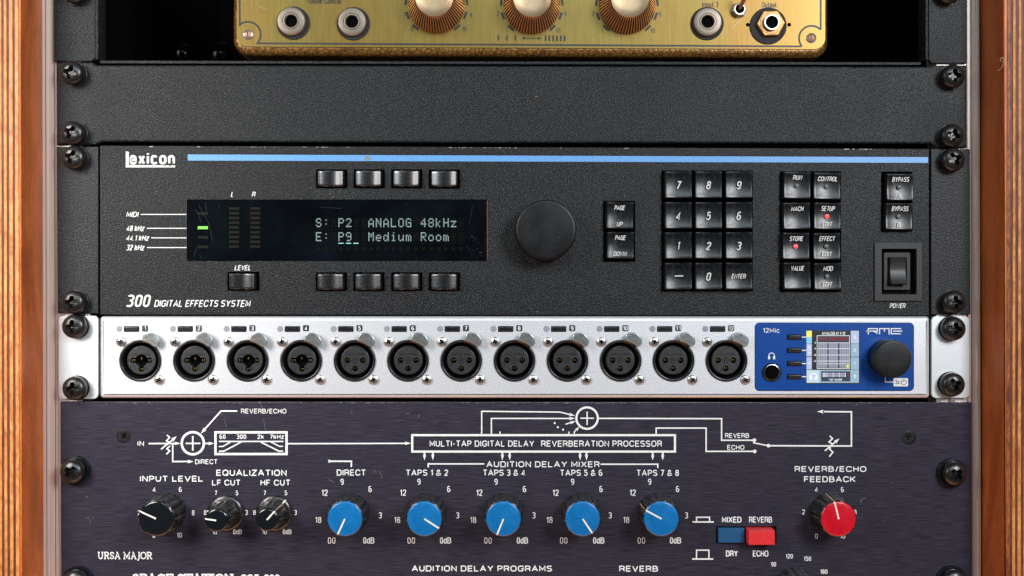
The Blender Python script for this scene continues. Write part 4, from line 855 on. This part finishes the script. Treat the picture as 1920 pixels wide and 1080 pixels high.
b.ring(hx, hy, 5.6, 7.8, 0.2, SM.index('s_white'), 20, -20, 200); b.rect(hx - 6.2, hy - 5.6, hx - 2.2, hy + 0.6, 0.2, SM.index('s_white'), 1); b.rect(hx + 2.2, hy - 5.6, hx + 6.2, hy + 0.6, 0.2, SM.index('s_white'), 1)
part('screen_graphics', b, SM, FR, scx, scy, sc_, e=1.5)
# logo strokes
b = MB(); q = lambda pts: [(zx(x) - 1657, 620 - zy(y)) for x, y in pts]
b.stroke(q([(985, 207), (985, 124), (1116, 124), (1116, 160), (958, 160)]), 1.9, 0); b.stroke(q([(1030, 160), (1062, 160), (1122, 196)]), 1.9, 0)
b.stroke(q([(1148, 207), (1148, 124), (1285, 124), (1285, 207)]), 1.9, 0); b.stroke(q([(1217, 130), (1217, 168)]), 1.9, 0)
b.stroke(q([(1460, 124), (1316, 124), (1316, 198), (1455, 198)]), 1.9, 0); b.stroke(q([(1340, 160), (1474, 160)]), 1.9, 0)
part('logo', b, 'white', FR, 1657, 620, bp_, e=1.15)
b = MB(); b.stroke([(-15.5, 16), (-15.5, 0.5), (4, 0.5)], 1.4, 0); b.rect(0, -7.5, 27.2, 8, 0, r=2)
part('standby_badge', b, 'white', FR, 1675, 716.8, bp_, e=1.15)
b = MB(); b.text('2s', 3.4, -3.2, 11.2, 3.8, 0, 0.01); b.ring(19.4, 0, 4.2, 5.3, 0, a0=120, a1=420, n=22); b.rect(18.8, 0.6, 20.1, 6.2, 0)
part('standby_symbol', b, 'badge', FR, 1675, 716.8, bp_, e=1.5)
b = MB(); b.lathe([(35.2, 0), (35, 6), (34.8, 36), (34.4, 40.5), (33.2, 42.6), (31, 43), (10, 42.8), (0.5, 42.8)], 60, cap1=True); part('encoder_knob', b, 'blackrub', FR, 1661, 670.4, rme, e=0.8)
for p_ in ((136.5, 612.5), (137, 729), (1790.5, 616.5), (1789, 721.5)): rack_screw(*p_, rme, hadd=2)

# ================================================================== VIOLET REVERB UNIT
FU = Frame(0)
urs = thing('reverb_unit', 'violet brushed reverb unit with white signal diagram and blue, black and red knobs', 'reverb unit', FU.P(960, 1250))
b = MB(); b.slab(Lp([(113, 753), (1821.5, 754.5), (1823, 1250), (115, 1250)], 960, 1000), 0, -10, 1.2, holes=[circ(232 - 960, 1000 - 818, 13.2, 28), circ(1704 - 960, 1000 - 820.5, 13.2, 28), rrect(1342.5 - 960, 1000 - 1018, 1456 - 960, 1000 - 986.5, 1)], hd=7, hmi=1)
part('front_panel', b, ['anod', 'screw'], FU, 960, 1000, urs)
for x, y in ((232, 818), (1704, 820.5)): part('countersunk_screw', FLAT_HEAD, None, FU, x, y, urs, rot=R(30))
rack_screw(135, 884.5, urs, big=True, ang=40); rack_screw(140.5, 1092, urs, big=True, ang=15); rack_screw(1791, 889, urs, big=True, ang=42); rack_screw(1790, 1091, urs, big=True, ang=10)
def ut(t, x0, y0, x1, y1, bold=0.02, **k): return lettering(t, x0, y0, x1, y1, FU, urs, m='white', bold=bold, **k)
for a in (('IN', 258, 827, 270, 836, .02), ('REVERB/ECHO', 452, 766, 537, 775.6, .016), ('60', 411.5, 814.5, 423, 823, .03), ('300', 443.5, 814.5, 461.6, 823, .03), ('2k', 482.5, 814.5, 495, 823, .03), ('7kHz', 506, 814.5, 532.6, 823, .03),
          ('DIRECT', 366, 861, 408, 870.2, .018), ('EQUALIZATION', 405.5, 880.6, 537.6, 892.4, .03), ('LF CUT', 397.6, 899.2, 451, 910.4, .022), ('HF CUT', 488.5, 899.2, 544.6, 910.4, .022), ('INPUT LEVEL', 262.5, 892, 381, 903, .03),
          ('MULTI-TAP DIGITAL DELAY', 805.5, 825.8, 1001.6, 837.4, .018), ('REVERBERATION PROCESSOR', 1014.6, 825.8, 1241, 837.6, .018), ('AUDITION DELAY MIXER', 912, 864.8, 1124, 876, .022),
          ('DIRECT', 631.5, 880.2, 686, 891.8, .018), ('TAPS 1 & 2', 761, 880.4, 840.2, 892, .018), ('TAPS 3 & 4', 905.5, 880.4, 984.8, 892, .018), ('TAPS 5 & 6', 1050, 880.6, 1129.4, 892.2, .018), ('TAPS 7 & 8', 1193.4, 880.8, 1272.8, 892.4, .018),
          ('REVERB', 1359.4, 812, 1404.4, 821.2, .02), ('ECHO', 1363.5, 834.2, 1395.6, 843.2, .02), ('REVERB/ECHO', 1490, 873.6, 1624, 885, .03), ('FEEDBACK', 1507.4, 892.8, 1604, 904, .03),
          ('MIXED', 1353.4, 968.6, 1390.2, 980, .03), ('REVERB', 1404.4, 968.6, 1447.6, 980, .03), ('DRY', 1361, 1032, 1383.6, 1043.6, .03), ('ECHO', 1411.4, 1032, 1440.6, 1043.6, .03),
          ('AUDITION DELAY PROGRAMS', 772, 1060.2, 1035, 1071.4, .03), ('REVERB', 1161, 1060.6, 1233.8, 1071.8, .03),
          ('4', 286.5, 913, 292, 922.4, .02), ('6', 335.6, 913, 340.8, 922.4, .02), ('8', 359.8, 956.6, 364.8, 966.2, .02), ('10', 331.5, 998.6, 341, 1008.2, .02), ('0', 286, 998.6, 291, 1008.2, .02), ('2', 258, 956.6, 263, 966, .02),
          ('7', 402.5, 919.8, 407.2, 928.6, .02), ('5', 441.8, 919.8, 446.6, 928.6, .02), ('8', 382.4, 956.4, 387.2, 965.6, .02), ('3', 459.8, 956.4, 464.6, 965.6, .02), ('10', 398, 992.6, 407, 1001.6, .02), ('0dB', 437.4, 992.4, 453.8, 1001.6, .02),
          ('7', 494.2, 919.8, 499, 928.6, .02), ('5', 533.6, 919.8, 538.4, 928.6, .02), ('8', 474.8, 956.4, 479.6, 965.6, .02), ('3', 551.8, 956.4, 556.4, 965.6, .02), ('10', 491, 992.6, 500, 1001.6, .02), ('0dB', 530.4, 992.4, 546.8, 1001.6, .02),
          ('4', 1528, 913, 1533.4, 922.6, .02), ('6', 1576.8, 913, 1582, 922.6, .02), ('2', 1504, 955, 1509.2, 964.6, .02), ('8', 1601, 955.6, 1606, 965, .02), ('0', 1528.4, 1000.2, 1533.4, 1009.8, .02), ('10', 1575, 1000.2, 1584.6, 1009.8, .02),
          ('90', 1445.6, 1053.8, 1455, 1062.2, .02), ('120', 1473, 1038.6, 1486.6, 1047.2, .02), ('150', 1507, 1043.2, 1520.6, 1051.6, .02), ('180', 1538, 1067.6, 1551.4, 1076, .02)):
    ut(*a[:5], bold=a[5])
for d, (n9, n6, n12, n18, n3, n00, ndb) in zip(range(5), ((638.5, 691, 603, 591, 710, 615, 681), (782.5, 838.5, 750, 739, 855, 764, 825), (927, 980.5, 893, 881.5, 998, 908, 969), (1070.5, 1124, 1036, 1024.5, 1141, 1050, 1112), (1215, 1267.5, 1180.5, 1168.5, 1284, 1195.5, 1256))):
    ut('9', n9, 897.6, n9 + 6, 908.8); ut('6', n6, 911.2, n6 + 6, 922.6); ut('12', n12, 918, n12 + 11.5, 929.6); ut('18', n18, 969, n18 + 11.5, 980.6); ut('3', n3, 960.6, n3 + 6, 972); ut('00', n00, 1007.6, n00 + 14, 1019.2, 0.0); ut('0dB', ndb, 1007.4, ndb + 21.2, 1019.2)
# slab-serif maker's name drawn with strokes
def slab_word(word, x0, y0, x1, y1, w):
    G = {'U': (1.0, [[(.18, 1), (.18, .3), (.3, .06), (.5, 0), (.7, .06), (.82, .3), (.82, 1)], [(0, 1), (.36, 1)], [(.64, 1), (1, 1)]]),
         'R': (.95, [[(.2, 0), (.2, 1)], [(0, 1), (.6, 1), (.8, .88), (.8, .62), (.6, .5), (.2, .5)], [(.5, .5), (.85, 0), (1, 0)], [(0, 0), (.38, 0)]]),
         'S': (.75, [[(.85, .72), (.8, .9), (.5, 1), (.2, .9), (.15, .7), (.3, .55), (.7, .45), (.88, .3), (.82, .1), (.5, 0), (.18, .1), (.12, .3)]]),
         'A': (1.0, [[(.14, 0), (.5, 1), (.86, 0)], [(.27, .35), (.73, .35)], [(0, 0), (.3, 0)], [(.7, 0), (1, 0)], [(.3, 1), (.55, 1)]]),
         'M': (1.2, [[(.15, 0), (.15, 1), (.5, .2), (.85, 1), (.85, 0)], [(0, 0), (.3, 0)], [(.7, 0), (1, 0)], [(0, 1), (.17, 1)], [(.83, 1), (1, 1)]]),
         'J': (.55, [[(.7, 1), (.7, .1), (.5, -.2), (.1, -.18)], [(.4, 1), (1, 1)]]), 'O': (1.0, [None]), ' ': (.35, []),
         'P': (.9, [[(.2, 0), (.2, 1)], [(0, 1), (.65, 1), (.88, .88), (.88, .58), (.65, .46), (.2, .46)], [(0, 0), (.42, 0)]]), 'C': (.95, [[(.9, .7), (.75, .93), (.5, 1), (.2, .85), (.08, .5), (.2, .15), (.5, 0), (.75, .07), (.9, .28)], [(.9, 1), (.9, .66)]]),
         'E': (.85, [[(.2, 0), (.2, 1)], [(0, 1), (.95, 1), (.95, .75)], [(0, 0), (.95, 0), (.95, .25)], [(.2, .5), (.7, .5)]]), 'T': (.9, [[(.5, 0), (.5, 1)], [(0, .75), (0, 1), (1, 1), (1, .75)], [(.3, 0), (.7, 0)]]),
         'I': (.45, [[(.5, 0), (.5, 1)], [(0, 1), (1, 1)], [(0, 0), (1, 0)]]), 'N': (1.1, [[(.2, 0), (.2, 1), (.8, 0), (.8, 1)], [(0, 0), (.4, 0)], [(0, 1), (.2, 1)], [(.6, 1), (1, 1)]])}
    tot = sum(G[c_][0] for c_ in word) + 0.10 * (len(word) - 1); k = (x1 - x0 - w) / tot; H = (y1 - y0) - w; b = MB(); cx, cy = (x0 + x1) / 2, (y0 + y1) / 2
    X = x0 + w / 2
    for c_ in word:
        W, st = G[c_]
        for p in st:
            if p is None:
                n = 24; b.stroke([(X + k * W * (.5 + .46 * math.cos(2 * math.pi * i / n)) - cx, cy - y1 + w / 2 + H * (.5 + .5 * math.sin(2 * math.pi * i / n))) for i in range(n)], w, 0, closed=True)
            else: b.stroke([(X + k * W * u - cx, cy - y1 + w / 2 + H * v) for u, v in p], w, 0)
        X += k * (W + 0.10)
    return part('lettering', b, 'white', FU, cx, cy, urs, e=0.25)
slab_word('URSA MAJOR', 182.5, 1034.5, 286.6, 1048.4, 1.9); slab_word('SPACE STATION', 247, 1075.6, 440, 1092, 3.2); ut('SST-282', 452, 1077, 524, 1090, 0.045)
# signal diagram
b = MB(); c = (850, 830); e = 0
def S(pts, w=2.6, closed=False): b.stroke(Lp(pts, *c), w, e, closed=closed)
def A(tip, frm, l=11, w=6.5): t, f_ = Lp([tip, frm], *c); b.arrow(t, f_, l, w, e)
def RG(x, y, r0, r1): b.ring(x - c[0], c[1] - y, r0, r1, e)
def RB(x0, y0, x1, y1, w=4): S([(x0 + w / 2, y0 + w / 2), (x1 - w / 2, y0 + w / 2), (x1 - w / 2, y1 - w / 2), (x0 + w / 2, y1 - w / 2)], w, True)
S([(278.5, 831.7), (329, 831.4)]); A((338.5, 831.3), (300, 831.5)); RG(361.6, 831, 18.6, 23); S([(348, 831.3), (375.5, 831.3)], 2.6); S([(361.6, 817.5), (361.6, 845)], 2.8); S([(385, 831.4), (394, 831.4)]); A((402, 831.4), (385, 831.4))
S([(313, 815.5), (318, 820), (312.4, 826.4), (319, 830)], 2.6); S([(319, 836), (313, 841), (318.4, 845.6), (312, 851.5)], 2.6); S([(302, 842.4), (325, 823.5)], 2.6); A((331.5, 818), (302, 842.4), 11, 7)
S([(324, 832), (324, 865.3), (353, 865.3)]); A((363, 865.3), (340, 865.3), 11, 7)
S([(445, 770.6), (414.5, 770.6), (382, 807)], 2.8); A((376.6, 813), (414, 771.5), 12, 7.5)
RB(402, 808.4, 539.6, 853.4, 4.4); S([(410.6, 827.6), (531.6, 827.6)], 2.4)
S([(410.6, 837), (418, 837), (433, 828.4)], 2.2); S([(410.6, 845.8), (420, 845.8), (452.5, 828.6)], 2.4); S([(531, 836.8), (524, 836.8), (508, 828.4)], 2.2); S([(531, 845.8), (523, 845.8), (489, 828.6)], 2.4)
S([(539.6, 831.8), (762, 831.2)], 2.6); A((770.5, 831), (740, 831.2), 11, 6.5); RB(771, 813.8, 1267.4, 848.6, 4)
for x in (796, 811.6, 942, 955.6, 1087.6, 1099.6, 1223.6, 1242.4): S([(x, 848.5), (x, 854)], 3.4); A((x, 863), (x, 850), 10, 6)
S([(803, 876), (803, 869.6), (908, 869.6)], 2.6); S([(1126, 870.2), (1233.2, 870.2), (1233.2, 877.4)], 2.6); S([(617, 864.6), (659, 864.6), (659, 875.4)], 2.8); A((628, 864.6), (612, 864.6), 13, 6)
RG(1100.7, 783.8, 18.2, 22); S([(1088, 784), (1113.5, 784)], 2.4); S([(1100.7, 771.5), (1100.7, 796.5)], 2.4)
S([(903.2, 814), (903.2, 771), (1050, 772.5), (1068, 777)], 2.4); A((1078, 779.4), (1050, 772.6)); S([(921.4, 814), (921.4, 784.4), (1068, 784.4)], 2.4); A((1078, 784.4), (1050, 784.4)); S([(937.6, 814), (937.6, 808.8)], 2.2)
for x, y in ((1040, 793), (1045.8, 800.8), (1055.6, 805.4)): b.disc(x - c[0], c[1] - y, 1.9, e)
S([(1060.4, 795.2), (1071, 792)], 2.2); A((1080, 789.4), (1060.4, 795.2), 11, 6); S([(1066.6, 814), (1066.6, 809)], 2.2); S([(1076.6, 814), (1076.6, 809.6), (1079.5, 806.6)], 2.2); A((1086, 800), (1077, 809.4), 9, 6)
S([(1122.5, 784.2), (1352.6, 784.8), (1352.6, 825.2), (1414, 825.2)], 2.6); b.disc(1414 - c[0], c[1] - 825, 3.4, e); S([(1413, 827), (1412.4, 830), (1438, 835)], 2.4); b.disc(1440.4 - c[0], c[1] - 835.3, 3.4, e)
S([(1230, 814), (1230, 802.4), (1323.6, 802.4), (1323.6, 846), (1413, 846)], 2.6); b.disc(1414.6 - c[0], c[1] - 846, 3.4, e)
S([(1440, 835.4), (1595.8, 836), (1595.8, 772), (1544, 771.6)], 2.8); A((1531.4, 771.5), (1560, 771.6), 12, 7)
S([(1555, 817), (1560.5, 822), (1553.6, 828.4), (1560, 832)], 2.6); S([(1557, 838.6), (1554.6, 842), (1561, 847.4), (1554.4, 856)], 2.6); S([(1546, 845), (1567, 827)], 2.6); A((1573.4, 821.8), (1546, 845), 11, 7)
S([(1298.2, 978.2), (1338, 978.2)], 2.8); S([(1305.6, 977), (1305.6, 969.4), (1330, 969.4), (1330, 977)], 2.4); S([(1297.4, 1047.6), (1337, 1047.6)], 2.8); S([(1305.6, 1046.4), (1305.6, 1031), (1328.8, 1031), (1328.8, 1046.4)], 2.4)
part('signal_diagram', b, 'white', FU, c[0], c[1], urs, e=0.22)
# knobs
def fluted(px, py, capm, vec, name_label=None, H=61.5, rb=37.5, rt=34.5, rc=31.6, skirt=None, side_mark=False, N=14, sk_mark=False, pm='pointer'):
    """fluted knob with a coloured cap; vec is the pointer direction in picture terms (x right, y down)"""
    b = MB(); n = 168
    def rf(t, k): 
        u = (0.5 + 0.5 * math.cos(t * N)) ** 1.6
        return 1 - (0.075 * u if 1 <= k <= 5 else 0)
    b.lathe([(rb * 0.97, 0), (rb, 2), (rb * 0.99, 6), ((rb + rt) / 2, H * 0.5), (rt, H - 8), (rt * 0.985, H - 4.4), (rt * 0.95, H - 2.6), (rc + 0.4, H - 2.2)], n, rf=rf, cap0=True)
    if skirt: b.lathe([(skirt, 0), (skirt, 3), (skirt - 1.6, 4.8), (skirt - 5, 6.2), (rb + 1, 6.6), (rb - 2, 7.5)], 60)
    k_ = part('knob', b, 'knobside', FU, px, py, urs, e=1.0, smooth=55, label=name_label)
    b = MB(); b.lathe([(rc, H - 4), (rc, H - 1.4), (rc - 1.2, H - 0.2), (rc - 3, H + 0.3), (rc * 0.5, H + 0.9), (0.4, H + 1.1)], 60, cap1=True); part('knob_cap', b, capm, FU, px, py, k_, e=1.0)
    d = Vector((vec[0], -vec[1])).normalized(); nn = Vector((-d.y, d.x)); w = 1.45; b = MB()
    pr = [(0, H + 1.3), (rc * 0.5, H + 1.1), (rc - 3, H + 0.6), (rc - 0.9, H + 0.0), (rc + 0.7, H - 1.6)]
    rings = [[(d.x * r - nn.x * w, d.y * r - nn.y * w, e_), (d.x * r + nn.x * w, d.y * r + nn.y * w, e_)] for r, e_ in pr]
    for a_, c_ in zip(rings[:-1], rings[1:]): b.add([a_[0], a_[1], c_[1], c_[0]], [(0, 1, 2, 3)])
    if side_mark:
        pr = [(rt + 0.1, H - 4), (rt + 0.3, H - 9), ((rb + rt) / 2 + 0.3, H * 0.5), (rb + 0.2, 6)]; w = 1.1
        rings = [[(d.x * r - nn.x * w, d.y * r - nn.y * w, e_), (d.x * r + nn.x * w, d.y * r + nn.y * w, e_)] for r, e_ in pr]
        for a_, c_ in zip(rings[:-1], rings[1:]): b.add([a_[0], a_[1], c_[1], c_[0]], [(0, 1, 2, 3)], 1)
    if sk_mark:
        w = 1.3; p0, p1 = d * (rb + 1), d * (skirt + 0.3); b.add([(p0.x - nn.x * w, p0.y - nn.y * w, 7.4), (p0.x + nn.x * w, p0.y + nn.y * w, 7.4), (p1.x + nn.x * w, p1.y + nn.y * w, 5.2), (p1.x - nn.x * w, p1.y - nn.y * w, 5.2)], [(0, 1, 2, 3)])
    part('pointer', b, ['pointer', 'pointerold'], FU, px, py, k_, e=1.0)
fluted(311.7, 960, 'capblack', (-102, -46), 'black capped input level knob', side_mark=False)
fluted(423.5, 961.5, 'capblack', (-68, -9), 'small black knob with round skirt', H=70, rb=25, rt=22.5, rc=20.4, skirt=33.6, N=12, sk_mark=True)
fluted(514.5, 961.5, 'capblack', (100, -112), 'small black knob with round skirt', H=66, rb=25, rt=22.5, rc=20.4, skirt=33.6, N=12, side_mark=True, sk_mark=True)
for x, v, sm in ((655.6, (-44, 96), 1), (800.4, (88, 57), 1), (944.4, (-39, 97), 1), (1088.8, (58, 87), 0), (1232.2, (-95, -52), 1)): fluted(x, 960.4, 'capblue', v, 'blue capped knob', side_mark=bool(sm))
def cap_marks(k_, n, r, H):
    b = MB()
    for _ in range(n):
        a = random.random() * 6.28; q = r * math.sqrt(random.random()); z = random.uniform(0.3, 0.75)
        b.poly([(q * math.cos(a) + z * math.cos(t), q * math.sin(a) + z * math.sin(t)) for t in (0, 1.3, 2.4, 3.9, 5.1)], H + b.up())
    o = link('cap_marks', b.mesh('cap_marks', ['knobside'], FU.s), WORLD[k_.name] - Vector((0, FU.s, 0)), k_); o['kind'] = 'stuff'
fluted(1555, 960.8, 'capred', (-27, -110), 'red capped feedback knob', side_mark=True)
fluted(1489, 1100, 'capblack', (30, 80), 'black knob cut off by the lower edge')
for k_ in [o for o in urs.children if o.name.split('.')[0] == 'knob' and o.get('label', '')[:3] in ('blu', 'red')]: cap_marks(k_, 9 if k_['label'][0] == 'b' else 14, 27, 63.0)
# push buttons
for x0, x1, m_, H in ((1345.4, 1394.5, 'btnblue', 8), (1397.6, 1446.5, 'btnred', 30)):
    xc = (x0 + x1) / 2; b = MB(); w = (x1 - x0) / 2 - 0.4
    b.slab([(-w, -13.2), (w, -13.2), (w, 13.2), (-w, 13.2)], H, -6, 0.8); part('push_button', b, m_, FU, xc, 1002.6 if H < 20 else 1002, urs, label=('blue' if H < 20 else 'red') + ' rectangular push button')
specks(FU, urs, 118, 758, 1818, 1085, 260, 0.25, 0.6, 'dust', 0.35, avoid=[(255, 925, 360, 1010), (380, 925, 560, 1010), (600, 920, 1290, 1015), (1340, 984, 1458, 1020), (1510, 920, 1610, 1010)])
scratches(FU, urs, [[(412, 770), (418, 780)], [(420, 786), (425, 801)], [(486, 752), (492, 765)], [(494, 786), (498, 806)], [(714, 895), (716, 897)], [(700, 880), (706, 886)], [(616, 898), (627, 905)], [(712, 884), (717, 896)], [(1613, 944), (1616, 936), (1624, 933)], [(1611, 941), (1615, 938)], [(659, 770), (660, 778)], [(761, 775), (768, 775.4)], [(788, 776), (783, 784)]], 'dust', 0.35, 0.5)
scratches(FU, urs, [[(160, 972), (166, 970), (170, 976), (168, 984)], [(172, 968), (176, 970), (174, 974)]], 'dust', 0.35, 0.4)
b = MB()
for x in [random.uniform(125, 1800) for _ in range(60)] + [random.uniform(680, 730) for _ in range(10)] + [random.uniform(1000, 1180) for _ in range(26)]:
    w = random.uniform(0.5, 2.8); y = random.uniform(754.6, 756.4)
    b.poly([(x - w - 960, 755 - y), (x + w - 960, 755 - y - 0.2), (x + w * .5 - 960, 755 - y + 0.6), (x - w * .6 - 960, 755 - y + 0.5)], 0)
part('edge_chips', b, 'chip', FU, 960, 755, urs, e=0.4, kind='stuff')

# ------------------------------------------------------------------ bits of fluff
fl = bpy.data.curves.new('fibre', 'CURVE'); fl.dimensions = '3D'; fl.bevel_depth = 0.00011; fl.bevel_resolution = 1
for pts in ([(1873, 112), (1878, 108), (1881, 112), (1878, 117), (1874, 113), (1877, 107), (1884, 109)], [(1881, 110), (1880, 118), (1877, 126), (1875, 131), (1870, 133)]):
    sp = fl.splines.new('NURBS'); sp.points.add(len(pts) - 1); sp.use_endpoint_u = True
    for i, (x, y) in enumerate(pts): v = F0.P(fx(x), 540 + (y - 540) * k88, 84 + 3 * math.sin(i)); sp.points[i].co = (v.x, v.y - 0.0018, v.z, 1)
fo = bpy.data.objects.new('wood_fibre', fl); COL.objects.link(fo)
dg = bpy.context.evaluated_depsgraph_get(); me = bpy.data.meshes.new_from_object(fo.evaluated_get(dg)); bpy.data.objects.remove(fo)
me.materials.clear(); me.materials.append(M['fibre']); fo = bpy.data.objects.new('wood_fibre', me); COL.objects.link(fo)
fo['label'] = 'curled straw coloured fibre stuck on the edge of the right plywood panel'; fo['category'] = 'fibre'
print('objects', len(bpy.data.objects))
